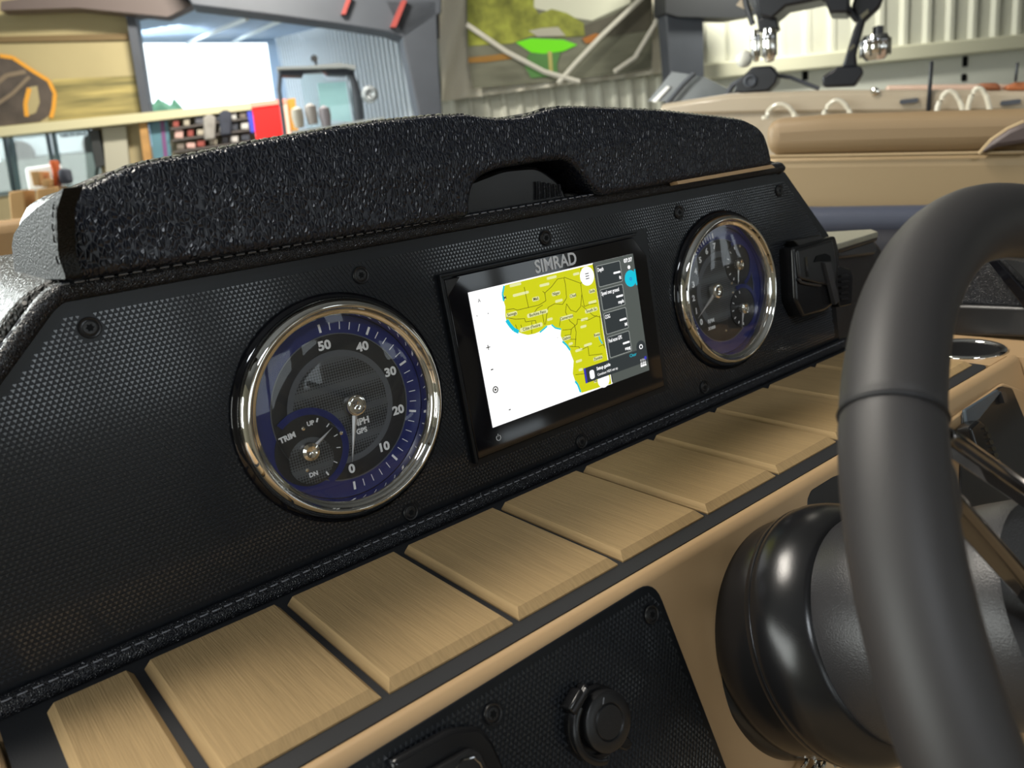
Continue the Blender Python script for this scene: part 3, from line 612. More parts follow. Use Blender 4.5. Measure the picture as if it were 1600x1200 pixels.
def speaker(px0, px1, py0, py1, label):
    c = NT.at((px0 + px1) / 2, (py0 + py1) / 2, .1); a = NT.at(px0, py0, .1); b = NT.at(px1, py1, .1)
    w_ = abs(b[0] - a[0]) / 2; h = abs(b[1] - a[1]) / 2
    s_ = thing('tower_speaker', NT.p(c[0], c[1] - h, .1), label, 'speaker')
    fr = Fr(NT.p(c[0], c[1], .1), NB.x, -NB.z, UP)
    mk('shell', MB().lathe(fr, [(0, -h), (w_ * .6, -h * .95), (w_ * .95, -h * .5), (w_, 0), (w_ * .95, h * .6), (w_ * .8, h), (0, h)], 24), M['chrome'], s_)
    mk('grille', MB().lathe(fr, [(w_ * .98, h * .3), (w_ * 1.02, h * .4), (w_ * 1.02, h * .6), (w_ * .98, h * .7)], 24, cap=False), M['darkchrome'], s_)
    for k in range(10):
        t2 = 2 * PI * k / 10
        mk('fin', MB().box(Fr(fr.p(w_ * math.cos(t2), w_ * math.sin(t2), 0), NB.x, -NB.z, UP), (0, 0, 0), (w_ * .12, w_ * .12, h * 1.3)), M['darkchrome'], s_)
speaker(1173, 1189, 48, 96, 'slim chrome speaker under the left tower leg, left of the pair')
speaker(1190, 1214, 46, 96, 'slim chrome speaker under the left tower leg, right of the pair')
speaker(1344, 1391, 58, 92, 'wide ribbed chrome speaker beside the right tower leg')
setp(mk('speaker_clamp', MB().lathe(Fr(NT.p(*NT.at(1372, 50)), NB.x, -NB.z, UP), [(0, -.02), (.02, -.02), (.02, .02), (0, .025)], 14), M['towerblack']), 'round black clamp knob on top of the ribbed chrome speaker', 'clamp')
setp(mk('white_ball_light', MB().lathe(Fr(NT.p(*NT.at(1158, 90), -.1), NB.x, -NB.z, UP), [(0, -.035)] + [(.036 * math.cos(a_ / 10), .036 * math.sin(a_ / 10)) for a_ in range(-12, 15, 3)] + [(0, .036)], 20), mat('white globe', s2l(236, 236, 226), .4)), 'white round lamp left of the left tower foot', 'lamp')
setp(mk('arched_hose', MB().tube([NT.p(*NT.at(*z)) for z in [(1214, 118), (1235, 121), (1258, 130), (1280, 139)]], .008, 8), M['steel']), 'thin dark curved tube between the two tower feet', 'tube')

# ================================================================== OWN BOAT: tan bolster, rails, side console
BO = Fr(CAM + az(24) * 1.5, az(-66), UP, -az(24))
so = lambda pts, n0, n1: slab(pts, n0, n1, BO)
M['vinyl'] = mat('tan vinyl upholstery', s2l(164, 141, 106), 0.55, bump=('noise', 180, .0006, .3))
M['vinyl2'] = mat('warm tan vinyl upholstery', s2l(142, 119, 88), 0.55, bump=('noise', 180, .0006, .3))
t_ = thing('bolster_seat', BO.p(*BO.at(1400, 340)), 'long tan vinyl backrest running behind the helm console to the right', 'seat')
mk('top_roll', so([(1195, 186), (1300, 178), (1600, 170), (1950, 166), (1950, 236), (1600, 238), (1400, 241), (1195, 245)], -.12, 0), M['vinyl2'], t_, bevel=.025, seg=4)
mk('lower_cushion', so([(1195, 244), (1400, 240), (1600, 237), (1950, 235), (1950, 345), (1600, 345), (1195, 343)], -.12, .01), M['vinyl'], t_, bevel=.02, seg=4)
ac = so([(1532, 240), (1550, 220), (1575, 203), (1600, 192), (1700, 180), (1950, 176), (1950, 232), (1700, 232), (1600, 224), (1560, 230)], 0, .03)
mk('dark_accent', ac, mat('brown grey accent vinyl', s2l(86, 74, 72), .5), t_, bevel=.01)
mk('accent_piping', MB().tube([BO.p(*BO.at(*z, .02), .02) for z in [(1530, 241), (1550, 219), (1575, 202), (1600, 191)]], .004, 8), M['vinyl'], t_)
mk('seam_piping', MB().tube([BO.p(*BO.at(*z, .012), .012) for z in [(1195, 245), (1400, 241.5), (1600, 238)]], .003, 8), M['vinyl'], t_)
t_ = thing('padded_rail', BO.p(*BO.at(1350, 365), .1), 'dark grey padded roll along the foot of the tan backrest', 'rail')
mk('roll', MB().tube([BO.p(*BO.at(*z, .1), .1) for z in [(1180, 345), (1280, 348), (1400, 347), (1600, 346), (1900, 346)]], .026, 20), mat('slate grey vinyl', s2l(74, 78, 92), .35, bump=('noise', 300, .0008, .4)), t_)
mk('under_shade', MB().tube([BO.p(*BO.at(*z, .1), .1) for z in [(1180, 395), (1280, 398), (1400, 397), (1600, 396), (1900, 396)]], .05, 16), mat('vinyl with painted shade', s2l(34, 34, 42), .5), t_)  # dark tube, shade below the roll put into its colour
# tan seat seen below-left of the pad (far left)
t_ = thing('left_seat', at(5, 440, CAM + az(84) * 1.6, az(84)), 'tan seat back at the left edge behind the dash pad', 'seat')
LS = Fr(CAM + az(84) * 1.6, az(-6), UP, -az(84))
mk('backrest', slab([(-400, 396), (0, 346), (140, 330), (300, 320), (300, 640), (-400, 720)], -.2, 0, LS), mat('brown tan vinyl', s2l(172, 138, 94), .6), t_, bevel=.02, seg=3)
# boat deck below
mk('deck', MB().box(WORLD, (0.9, -0.3, -0.86), (4.2, 5.0, 0.06)), mat('tan woven deck', s2l(150, 128, 98), .8, bump=('noise', 200, .001, .4)), kind='structure')

# ================================================================== HELM CONSOLE
con = thing('helm_console', (0.04, 0.0, -0.30), 'black leather wrapped helm console with tan moulded lower fascia', 'console')
FZ = R(72)
FACE = Fr((0, -0.1475, -0.006), (1, 0, 0), (0, -math.cos(FZ), -math.sin(FZ)), (0, -math.sin(FZ), math.cos(FZ)))  # x right, y DOWN the face, z out
# leather hood body (trapezoid section run back towards the bow)
hood = [(-0.52, -0.09), (-0.272, 0.1835), (0.334, 0.1845), (0.3935, 0.1125), (0.396, 0.00), (0.396, -0.09)]
HB = Fr((0, 0, 0), (1, 0, 0), (0, 0, 1), (0, -1, 0))
mk('leather_hood', MB().prism(HB, roundpoly(hood, [0, .02, .012, 0, 0, 0]), -0.34, -0.024), M['leather_hood'], con, bevel=.004)
# tan fascia: cross-section swept along X
prof = [(-0.012, -0.012), (0.130, -0.012), (0.1365, -0.010), (0.1385, -0.0035), (0.1415, -0.0015), (0.1450, -0.002), (0.1482, -0.006)]
e = FACE.p(0, 0.26, 0); prof += [(-e.y, e.z), (0.02, e.z)]
YF = Fr((0, 0, 0), (0, -1, 0), (0, 0, 1), (1, 0, 0))
mk('tan_fascia', MB().prism(YF, prof, -0.62, 0.43), M['tan'], con, smooth=50)
# deck under the mat, left of the mat
mk('tan_side_deck', MB().prism(WORLD, [(-0.62, -0.138), (-0.336, -0.138), (-0.336, -0.02), (-0.36, 0.005), (-0.62, 0.005)], -0.02, -0.0045), M['tan'], con, bevel=.002)
# rolled edge piping round the instrument panel and stitched seam
path = [(-0.4545, -0.004), (-0.2685, 0.1745), (-0.262, 0.1780), (0.3165, 0.1790), (0.3195, 0.1765)]
mk('rolled_edge', MB().tube([PANEL.p(a, b, 0.004) for a, b in roundpoly(path, [0, .01, .01, .003, 0])], 0.0048, 12), M['leather_fine'], con, smooth=80)
mk('bottom_roll', MB().tube([PANEL.p(a, 0.000, 0.0035) for a in (-0.46, -.2, 0.1, 0.401)], 0.0055, 12), M['leather_fine'], con, smooth=80)
stb = MB()
def stitches(pts, L=.0042, gap=.0022, r=.00045, up=ND):
    for a, b in zip(pts[:-1], pts[1:]):
        a = V(a); b = V(b); d = b - a; n = int(d.length / (L + gap)); 
        if n < 1: continue
        d.normalize()
        for i in range(n):
            p0 = a + d * (i * (L + gap)); stb.tube([p0, p0 + d * L * .5 + V(up) * r * .7, p0 + d * L], r, 5)
stitches([PANEL.p(-0.262, 0.1812, 0.0086), PANEL.p(0.316, 0.1826, 0.0086)])
stitches([PANEL.p(-0.44, 0.0045, 0.0082), PANEL.p(0.395, 0.0045, 0.0082)])
stitches([PANEL.p(-0.445, 0.0115, 0.0088), PANEL.p(-0.275, 0.1750, 0.0088)])
setp(mk('seam_stitching', stb, M['thread'], con, smooth=0), kind='stuff')

# ------------------------------------------------------------------ instrument panel with moulded triangle relief
GC1 = (-0.1346, 0.0859); GC2 = (0.2269, 0.0859); GR = 0.064
ip = thing('instrument_panel', PANEL.p(0.04, 0.0, 0), 'glossy black instrument panel with raised triangle texture, gauges and plotter set in', 'panel')
outl = [(-0.449, 0.002), (-0.2645, 0.1730), (0.3315, 0.1740), (0.394, 0.1080), (0.396, 0.002)]
hole1 = circ(*GC1, 0.0595, 64); hole2 = circ(*GC2, 0.0595, 64)
mk('plate', MB().prism(PANEL, outl, -0.004, 0.0, holes=[hole1, hole2]), M['plate'], ip, smooth=0)
# display pocket frame
DX0, DX1, DY0, DY1 = -0.052, 0.1335, 0.027, 0.1465
def inpoly(x, y, P):
    c = False; n = len(P)
    for i in range(n):
        x1, y1 = P[i]; x2, y2 = P[i - 1]
        if (y1 > y) != (y2 > y) and x < (x2 - x1) * (y - y1) / (y2 - y1) + x1: c = not c
    return c
screws_ip = [(-0.2532, .1594), (-.1068, .1585), (.0382, .1584), (.1802, .1575), (.3197, .1587), (-.1068, .0102), (.0409, .0098), (.1841, .0124)]
def relief(name, fr, poly, keep, parent, p=0.0026, top=0.00042, rot=0.0):
    """field of small flat-topped triangles standing proud of the plate"""
    vs = []; fs = []
    xs = [a for a, b in poly]; ys = [b for a, b in poly]; h = p * math.sqrt(3) / 2
    j = 0; y = min(ys)
    while y < max(ys):
        x = min(xs) + (p / 2 if j % 2 else 0)
        while x < max(xs):
            cx, cy = x, y
            if inpoly(cx, cy, poly) and keep(cx, cy):
                r0, r1 = p * 0.565, p * 0.43
                k = len(vs)
                for rr_, z in ((r0, 0), (r1, top)):
                    for a_ in (-90, 30, 150):
                        vs.append(fr.p(cx + rr_ * math.cos(R(a_)), cy + rr_ * math.sin(R(a_)), z))
                fs += [(k + 3, k + 4, k + 5), (k, k + 1, k + 4, k + 3), (k + 1, k + 2, k + 5, k + 4), (k + 2, k, k + 3, k + 5)]
            x += p
        y += h; j += 1
    mb = MB(); mb.v = vs; mb.f = fs
    o = mk(name, mb, M['relief'], parent, smooth=0, fix=False); o['kind'] = 'stuff'; return o
def keep_ip(x, y):
    for c in (GC1, GC2):
        if (x - c[0]) ** 2 + (y - c[1]) ** 2 < 0.0668 ** 2: return False
    if DX0 - .006 < x < DX1 + .006 and DY0 - .004 < y < DY1 + .004: return False
    for s_ in screws_ip:
        if (x - s_[0]) ** 2 + (y - s_[1]) ** 2 < 0.0062 ** 2: return False
    return True
inner = [(-0.430, 0.010), (-0.2625, 0.1665), (0.327, 0.1675), (0.386, 0.106), (0.388, 0.010)]
relief('triangle_relief', PANEL, inner, keep_ip, ip)
def screw(fr, a, b, parent, r=0.0052):
    f = fr.sub(a, b)
    o = mk('screw', MB().lathe(f, [(0, 0.0002), (r * .98, 0.0002), (r, .0008), (r * .92, .0014), (r * .80, .0012), (r * .74, .0007), (r * .62, .0009), (r * .58, .0012), (r * .26, .0013), (0, .0013)], 24), M['blackplastic'], parent)
    star = []
    for k in range(12):
        q = r * (.26 if k % 2 else .40); star.append((q * math.cos(k * PI / 6), q * math.sin(k * PI / 6)))
    mk('screw_socket', MB().prism(f, star, .0011, .00145), M['void_shade'], o, smooth=0)
for a, b in screws_ip: screw(PANEL, a, b, ip)

# ------------------------------------------------------------------ gauges
def gauge(c, name, label):
    t = thing(name, PANEL.p(c[0], c[1], 0), label, 'gauge')
    f = PANEL.sub(*c)
    mk('base_ring', MB().lathe(f, [(.0655, -.0), (.0668, .0015), (.066, .0035), (.060, .0045), (.055, .0045)], 96, cap=False), M['gloss'], t, smooth=60)
    mk('bezel', MB().lathe(f, [(.0626, .0025), (.0638, .0036), (.0640, .0048), (.0636, .0062), (.0624, .0082), (.0606, .0098), (.0592, .0104), (.0584, .0102), (.0578, .0094), (.0574, .0080), (.0566, .0070), (.0556, .0066), (.0545, .0062), (.0540, .0054), (.0537, -.0035)], 160, cap=False), M['chrome'], t, smooth=45)
    d = -.003
    mk('dial', MB().lathe(f, [(0, d - .001), (.0536, d - .001), (.0536, d), (0, d)], 96), M['dial'], t)
    return t, f, d
def ringband(f, c, r0, r1, n0, n1, a0=0, a1=2 * PI, seg=90):
    g = f.sub(*c); return MB().lathe(g, [(r0, n0), (r0, n1), (r1, n1), (r1, n0)], seg, a0, a1, cap=False)
def dome(f): return MB().lathe(f, [(.0545, .0062), (.045, .0074), (.03, .0082), (.015, .0086), (0, .0087)], 64)
def pointer(f, a, b, ang, L, w_, n, tail=.0):
    g = f.sub(a, b, 0, ang)
    return MB().add([g.p(-tail, -w_, n), g.p(L, 0, n), g.p(-tail, w_, n), g.p(0, 0, n + .0009), g.p(-tail, -w_, n - .0006), g.p(L, 0, n - .0003), g.p(-tail, w_, n - .0006)],
                    [(0, 1, 3), (1, 2, 3), (2, 0, 3), (0, 4, 5, 1), (1, 5, 6, 2), (2, 6, 4, 0)])
def hubcap(f, a, b, r, n):
    g = f.sub(a, b); return MB().lathe(g, [(r, n - .004), (r, n), (r * .92, n + .0012), (r * .6, n + .0018), (r * .25, n + .0012), (0, n + .001)], 40)
# speedometer
sp, f, d = gauge(GC1, 'speedometer', 'chrome-ringed blue-edged speed gauge left of the plotter, marked 0 to 50')
mk('blue_ring', ringband(f, (0, 0), .0432, .0534, d, d + .0004), M['blue'], sp, label='deep blue ring')
mk('thin_ring', ringband(f, (0, 0), .0428, .0434, d, d + .0007), M['dialgrey'], sp)
mk('grey_band', ringband(f, (0, 0), .0300, .0335, d, d + .0003), M['dialgrey'], sp)
mk('mesh_disc', MB().prism(f, circ(0, 0, .030, 64), d, d + .0002), M['mesh'], sp)
sc_ = (-.0255, -.0185)
hx = circ(*sc_, .0205, 64)
mk('trim_disc', MB().prism(f, hx, d + .0003, d + .0007), M['dial'], sp)
mk('trim_mesh', MB().prism(f, circ(sc_[0], sc_[1] - .006, .0135, 40), d + .0007, d + .0009), M['mesh'], sp)
mk('trim_blue_ring', ringband(f, sc_, .0205, .0245, d + .0003, d + .0010, R(-70), R(128), 60), M['blue'], sp)
for k in range(26):
    a = R(-94 + k * 37.6 / 5); major = k % 5 == 0
    r0, r1, wd = (.0452, .0500, .0013) if major else (.0455, .0498, .0004)
    if k > 25: break
    g = f.sub(0, 0, 0, a)
    mk('tick', MB().prism(g, [(r0, -wd / 2), (r1, -wd / 2), (r1, wd / 2), (r0, wd / 2)], d + .0004, d + .0008), M['white'], sp, smooth=0)
TILT = R(0)
for k in range(6):
    a = R(-94 + k * 37.6)
    text('numeral', str(k * 10), f, .0375 * math.cos(a), .0375 * math.sin(a), .0072, M['white'], sp, d + .0005, bold=.00028, xs=1.10)
text('lettering', 'MPH', f, .0095, -.0118, .0055, M['white'], sp, d + .0006, bold=.00022)
text('lettering', 'GPS', f, .0088, -.0172, .0042, M['white'], sp, d + .0005, bold=.00018)
text('lettering', 'TRIM', f, -.0365, -.0075, .0044, M['white'], sp, d + .0013, bold=.0002, rot=R(8))
text('lettering', 'UP', f, -.0215, -.0035, .0036, M['white'], sp, d + .0012, bold=.00014)
text('lettering', 'DN', f, -.0265, -.0325, .0036, M['white'], sp, d + .0012, bold=.00014)
for k, a in enumerate((62, 38, 12, -12, -40, -66)):
    g = f.sub(sc_[0], sc_[1], 0, R(a)); wd = .0009 if k in (0, 5) else .0005
    mk('trim_tick', MB().prism(g, [(.0165, -wd / 2), (.0190, -wd / 2), (.0190, wd / 2), (.0165, wd / 2)], d + .0009, d + .0013), M['white'], sp, smooth=0)
for a, b in ((-.0262, -.0052), (-.0295, -.0290), (-.0045, -.0145)):
    mk('rivet', MB().lathe(f.sub(a, b), [(.0013, d + .0004), (.0011, d + .0012), (0, d + .0015)], 16), M['chrome'], sp)
mk('needle', pointer(f, .0064, -.0003, R(-106.5), .0335, .0021, .0016, .001), M['needle'], sp)
mk('needle_hub', hubcap(f, .0064, -.0003, .0065, .0022), M['chrome'], sp)
mk('trim_needle', pointer(f, sc_[0] - .001, sc_[1], R(30), .0190, .0017, .0008, .001), M['needle'], sp)
mk('trim_hub', hubcap(f, sc_[0] - .001, sc_[1], .0055, .0014), M['chrome'], sp)
mk('glass', dome(f), M['glass'], sp, smooth=80)
# tachometer
ta, f, d = gauge(GC2, 'tachometer', 'chrome-ringed blue-edged engine gauge with two small sub-dials, right of the plotter')
mk('blue_ring', ringband(f, (0, 0), .0432, .0534, d, d + .0004), M['blue'], ta, label='deep blue ring')
mk('thin_ring', ringband(f, (0, 0), .0428, .0434, d, d + .0007), M['dialgrey'], ta)
mk('grey_band', ringband(f, (0, 0), .0285, .0335, d, d + .0003, R(80), R(230), 60), M['dialgrey'], ta)
mk('mesh_disc', MB().prism(f, circ(-.004, 0, .026, 64), d, d + .0002), M['mesh'], ta)
sA = (.0245, .0185); sB = (.0245, -.0195)
for s_ in (sA, sB):
    mk('sub_dial', MB().prism(f, circ(*s_, .0170, 48), d + .0003, d + .0008), M['dial'], ta)
    mk('sub_dial_blue_ring', ringband(f, s_, .0170, .0205, d + .0003, d + .0011, R(-70), R(110), 48), M['blue'], ta)
    for k in range(7):
        g = f.sub(s_[0], s_[1], 0, R(100 + k * 27)); wd = .0007
        mk('sub_tick', MB().prism(g, [(.0130, -wd / 2), (.0152, -wd / 2), (.0152, wd / 2), (.0130, wd / 2)], d + .0008, d + .0012), M['white'], ta, smooth=0)
for k in range(8):
    a = R(212 - k * 16.6)
    text('numeral', str(k), f, .0385 * math.cos(a), .0385 * math.sin(a), .0066, M['white'], ta, d + .0005, bold=.00026)
    for q in range(4 if k < 7 else 1):
        g = f.sub(0, 0, 0, a - R(16.6 / 4 * q)); wd = .0011 if q == 0 else .0004
        mk('tick', MB().prism(g, [(.0452, -wd / 2), (.0498, -wd / 2), (.0498, wd / 2), (.0452, wd / 2)], d + .0004, d + .0008), M['white'], ta, smooth=0)
for a, b, s_, wdt in ((-.020, -.022, 'RPM', .0045), (-.020, -.028, 'X1000', .0034)):
    text('lettering', s_, f, a, b, wdt, M['white'], ta, d + .0005, bold=.00014)
for a, b in ((-.002, -.034), (.013, .004), (.013, -.004), (.030, .033)):
    mk('rivet', MB().lathe(f.sub(a, b), [(.0013, d + .0004), (.0011, d + .0012), (0, d + .0015)], 16), M['chrome'], ta)
mk('needle', pointer(f, -.0130, .0020, R(212), .0330, .0021, .0016, .001), M['needle'], ta)
mk('needle_hub', hubcap(f, -.0130, .0020, .0065, .0022), M['chrome'], ta)
for s_, a in ((sA, -103), (sB, -108)):
    mk('sub_needle', pointer(f, s_[0] - .003, s_[1], R(a), .0170, .0017, .0010, .001), M['needle'], ta)
    mk('sub_hub', hubcap(f, s_[0] - .003, s_[1], .0052, .0016), M['chrome'], ta)
mk('glass', dome(f), M['glass'], ta, smooth=80)

# ------------------------------------------------------------------ chart plotter
cp = thing('chart_plotter', PANEL.p(0.041, 0.027, 0), 'lit chart plotter in the panel centre showing a yellow and white map', 'screen')
body = [(DX0, DY0), (DX1, DY0), (DX1, DY1 - .016), (DX1 - .012, DY1), (DX0 + .010, DY1), (DX0, DY1 - .010)]
mk('housing', MB().prism(PANEL, body, 0.0, 0.0032), M['gloss'], cp, bevel=.0008)
mk('left_trim', MB().prism(PANEL, [(DX0 - .0035, DY0 - .002), (DX0 - .0008, DY0 - .002), (DX0 - .0008, DY1), (DX0 - .0035, DY1 + .002)], 0, .0046), M['plate'], cp, bevel=.0006)
mk('top_trim', MB().prism(PANEL, [(DX0 - .0035, DY1 + .0008), (DX1 - .010, DY1 + .0008), (DX1 - .008, DY1 + .0030), (DX0 - .0035, DY1 + .0030)], 0, .0046), M['plate'], cp, bevel=.0006)
mk('corner_cap', MB().prism(PANEL, [(DX0, DY1 - .001), (DX0, DY1 - .0120), (DX0 + .0120, DY1 - .001)], 0, .0036), M['blackplastic'], cp, bevel=.0005)
SN = 0.0034
SCR = Fr(PANEL.p(0, 0, SN), PANEL.x, PANEL.y, PANEL.z)
def sxy(zx, zy): return SCR.at(680 + zx / 3.53, 360 + zy / 3.53)      # zoomed-crop coordinates of the photo to the screen plane
U0, U1, V0, V1 = .0409 - .0772, .0409 + .0772, .0893 - .0452, .0893 + .0452
E_white = emat('screen white', (255, 255, 255), 1.15); E_yel = emat('screen yellow', (214, 216, 20), .95); E_grey = emat('screen grey', (88, 94, 90), .9)
E_dark = emat('screen dark', (52, 58, 60), .9); E_cyan = emat('screen cyan', (20, 200, 225), .95); E_blk = emat('screen black', (40, 40, 30), .9)
E_line = emat('screen pale line', (170, 175, 170), .9); E_border = emat('map border line', (90, 88, 20), .8); E_blue = emat('screen blue', (60, 60, 200), .9)
scn = mk('screen', MB().prism(SCR, [(U0, V0), (U1, V0), (U1, V1), (U0, V1)], 0, .0003), E_white, cp, smooth=0)
def flat(name, pts, lv, mt): return mk(name, MB().prism(SCR, pts, .0003, .0003 + lv * .00006), mt, scn, smooth=0)
Z = lambda L_: [sxy(*q) for q in L_]
xb = lambda x, y: (x, max(V0, min(V1, y)))
land = Z([(383, 303), (867, 188), (970, 845), (805, 896), (790, 860), (770, 830), (757, 790), (762, 720), (750, 690), (735, 645), (705, 615), (690, 580), (693, 545), (665, 540), (640, 520), (615, 525), (590, 545), (570, 560), (545, 570), (510, 577), (480, 570), (455, 560), (430, 545), (405, 520), (390, 495), (385, 470), (385, 420), (375, 385), (370, 350)])
land = [xb(*q) for q in land]
flat('map_land', land, 1, E_yel)
side0 = sxy(870, 184)[0]
side_l = [sxy(868, 184), sxy(975, 836)]
flat('side_panel', [(side_l[0][0], V1), (side_l[1][0], V0), (U1, V0), (U1, V1)], 2, E_grey)
coast = MB().ribbon(SCR, Z([(378, 306), (369, 350), (376, 390)]), .0012, .0003, .0005).ribbon(SCR, Z([(392, 495), (410, 522), (432, 547), (458, 560)]), .0026, .0003, .0005).ribbon(SCR, Z([(575, 562), (592, 548), (615, 528)]), .0010, .0003, .0005).ribbon(SCR, Z([(700, 612), (722, 632), (742, 660)]), .0014, .0003, .0005).ribbon(SCR, Z([(770, 832), (784, 850), (800, 892)]), .0014, .0003, .0005).ribbon(SCR, Z([(640, 520), (660, 538), (692, 545)]), .0010, .0003, .0005).ribbon(SCR, Z([(898, 570), (905, 600), (920, 625)]), .0010, .0003, .0005)
mk('coast_line', coast, E_cyan, scn, smooth=0)
bd = MB()
for L_ in ([(390, 438), (430, 432), (450, 440), (512, 425), (488, 312)], [(512, 425), (570, 412), (608, 388), (602, 345), (590, 336)], [(602, 345), (640, 310), (672, 268), (708, 262), (716, 300), (722, 372), (700, 408), (655, 405), (620, 425), (612, 470), (606, 520)],
           [(708, 258), (800, 292), (806, 350), (800, 420), (775, 450), (745, 440), (722, 405)], [(800, 292), (862, 240)], [(800, 205), (806, 290)], [(806, 350), (820, 420), (850, 408), (888, 402)], [(806, 415), (870, 470), (908, 478)], [(390, 480), (440, 490), (490, 486), (496, 505), (550, 496), (560, 535)],
           [(512, 470), (540, 460), (560, 430), (590, 412)], [(585, 440), (600, 520)], [(722, 405), (716, 450), (740, 500), (765, 520), (775, 560), (770, 640)], [(440, 520), (450, 545)], [(470, 520), (480, 560)], [(530, 505), (530, 570)], [(690, 480), (682, 530)],
           [(700, 550), (748, 545), (745, 575), (712, 580)], [(748, 545), (780, 515), (782, 490), (840, 495), (890, 470)], [(735, 600), (775, 600)], [(740, 640), (790, 642), (800, 660), (840, 640), (846, 690), (920, 680)], [(900, 640), (925, 630), (935, 650)], [(770, 796), (820, 790)], [(905, 470), (912, 560), (930, 640)]):
    bd.ribbon(SCR, Z(L_), .00035, .0004, .00055)
mk('map_border', bd, E_border, scn, smooth=0)
mk('map_edge', MB().ribbon(SCR, [side_l[0], side_l[1]], .0008, .0004, .00062), E_blk, scn, smooth=0)
LR = R(1.5)
def stext(s, zx, zy, size, mt, n=.0005, al='CENTER', bold=0.0, name='screen_text'):
    a, b = sxy(zx, zy); return text(name, s, SCR, a, b, size, mt, scn, n, ext=.00003, bold=bold, align=al)
for s_, x_, y_ in (('Mali', 552, 378), ('Niger', 664, 348), ('Chad', 757, 360), ('Suda', 862, 335), ('Senega', 420, 462), ('Burkina Faso', 562, 458), ("Côte d'Ivoire", 528, 534), ('Cameroon', 722, 480), ('South Su', 858, 440), ('Gabon', 722, 594), ('Rwan', 890, 576), ('Zambia', 895, 705), ('M', 382, 372), ('Na', 880, 830)):
    a, b = sxy(x_, y_); wdt = .00155 * len(s_)
    mk('label_halo', MB().prism(SCR, rrect(a - wdt / 2, b - .0014, a + wdt / 2, b + .0014, .0010, 2), .0004, .00058), emat('label halo', (238, 240, 170), .95) if 'halo' not in M else M['halo'], scn, smooth=0)
    M['halo'] = bpy.data.materials['label halo']
    stext(s_, x_, y_, .0029, E_blk, .0006, bold=.00004)
for x_, y_, w2 in ((440, 300, .010), (600, 300, .009), (470, 350, .014), (640, 260, .009), (775, 240, .006), (680, 388, .007), (865, 395, .008), (630, 490, .005), (820, 490, .007), (840, 630, .008), (790, 660, .007), (790, 720, .006), (745, 625, .004), (800, 768, .004), (815, 530, .006)):
    a, b = sxy(x_, y_); mk('faint_label', MB().prism(SCR, rrect(a - w2 / 2, b - .0009, a + w2 / 2, b + .0009, .0008, 2), .0004, .00055), M['halo'], scn, smooth=0)
# side boxes
bx0, bx1 = side_l[0][0] + .0025, None
ys_ = [(V1 - .0035, V1 - .0235), (V1 - .0255, V1 - .0445), (V1 - .0465, V1 - .0655), (V1 - .0675, V1 - .0855)]
xL = sxy(885, 200)[0]; xR = sxy(1020, 160)[0]
words = ('Depth', 'Speed over ground', 'COG', 'Fuel econ GPS'); units = ('ft', 'mph', 'M', 'mpg')
box_px = [((885, 200), (1018, 162), (1030, 285), (900, 312)), ((905, 328), (1030, 295), (1048, 412), (922, 443)), ((925, 458), (1050, 422), (1065, 540), (942, 573)), ((945, 590), (1068, 550), (1082, 668), (962, 702))]
for i, qd in enumerate(box_px):
    P4 = [sxy(*z) for z in qd]; x0 = sum(P4[k][0] for k in (0, 3)) / 2; x1 = sum(P4[k][0] for k in (1, 2)) / 2; y1 = (P4[0][1] + P4[1][1]) / 2; y0 = (P4[2][1] + P4[3][1]) / 2
    mk('data_box', MB().prism(SCR, rrect(x0, y0, x1, y1, .0012, 3), .0004, .00050, holes=[list(rrect(x0 + .0004, y0 + .0004, x1 - .0004, y1 - .0004, .001, 3))]), E_line, scn, smooth=0)
    mk('data_box_fill', MB().prism(SCR, rrect(x0 + .0004, y0 + .0004, x1 - .0004, y1 - .0004, .001, 3), .0004, .00044), E_dark, scn, smooth=0)
    text('screen_text', words[i], SCR, x0 + .0010, y1 - .0032, .0040, E_white, scn, .0005, ext=.00003, align='LEFT', xs=.60, bold=.00005)
    mk('dashes', MB().prism(SCR, rrect(x1 - .0085, y0 + .0068, x1 - .0012, y0 + .0082, .0006, 2), .0004, .00055), E_white, scn, smooth=0)
    text('screen_text', units[i], SCR, x1 - .0012, y0 + .0032, .0034, E_white, scn, .0005, ext=.00003, align='RIGHT', bold=.0001)
a, b = sxy(1060, 165); text('screen_text', '07:37', SCR, a, b, .0040, E_white, scn, .0005, ext=.00003, bold=.00012)
a, b = sxy(1066, 203); flat('status_dot', circ(a, b, .0014, 16), 4, E_white)
a, b = sxy(1075, 265)
flat('round_button', circ(a, b, .0062, 28), 4, E_cyan); text('button_glyph', 'o', SCR, a, b, .005, E_blue, scn, .0006, ext=.00003)
flat('edge_tab', [(U1 - .0014, b - .006), (U1, b - .006), (U1, b + .006), (U1 - .0014, b + .006)], 4, E_cyan)
a, b = sxy(835, 252); flat('menu_button', circ(a, b, .0068, 32), 5, E_white)
for k in (-1, 0, 1): mk('menu_bar', MB().prism(SCR, [(a - .0018, b + k * .0018 - .0003), (a + .0018, b + k * .0018 - .0003), (a + .0018, b + k * .0018 + .0003), (a - .0018, b + k * .0018 + .0003)], .0006, .0007), E_blk, scn, smooth=0)
P4 = [sxy(*z) for z in ((815, 762), (1075, 690), (1098, 770), (832, 842))]
x0, y1 = P4[0]; y0 = P4[3][1]
a, b = sxy(925, 815); flat('map_button', circ(a, b - .001, .006, 28), 4, E_white)
flat('popup', [(x0, y0), (U1, y0), (U1, y1), (x0, y1)], 6, E_dark)
mk('popup_edge', MB().prism(SCR, [(x0, y0), (x0 + .0016, y0), (x0 + .0016, y1), (x0, y1)], .0006, .0008), E_blue, scn, smooth=0)
text('screen_text', 'Setup guide', SCR, x0 + .0125, y1 - .0035, .0034, E_white, scn, .00068, ext=.00003, align='LEFT', bold=.00008, xs=.9)
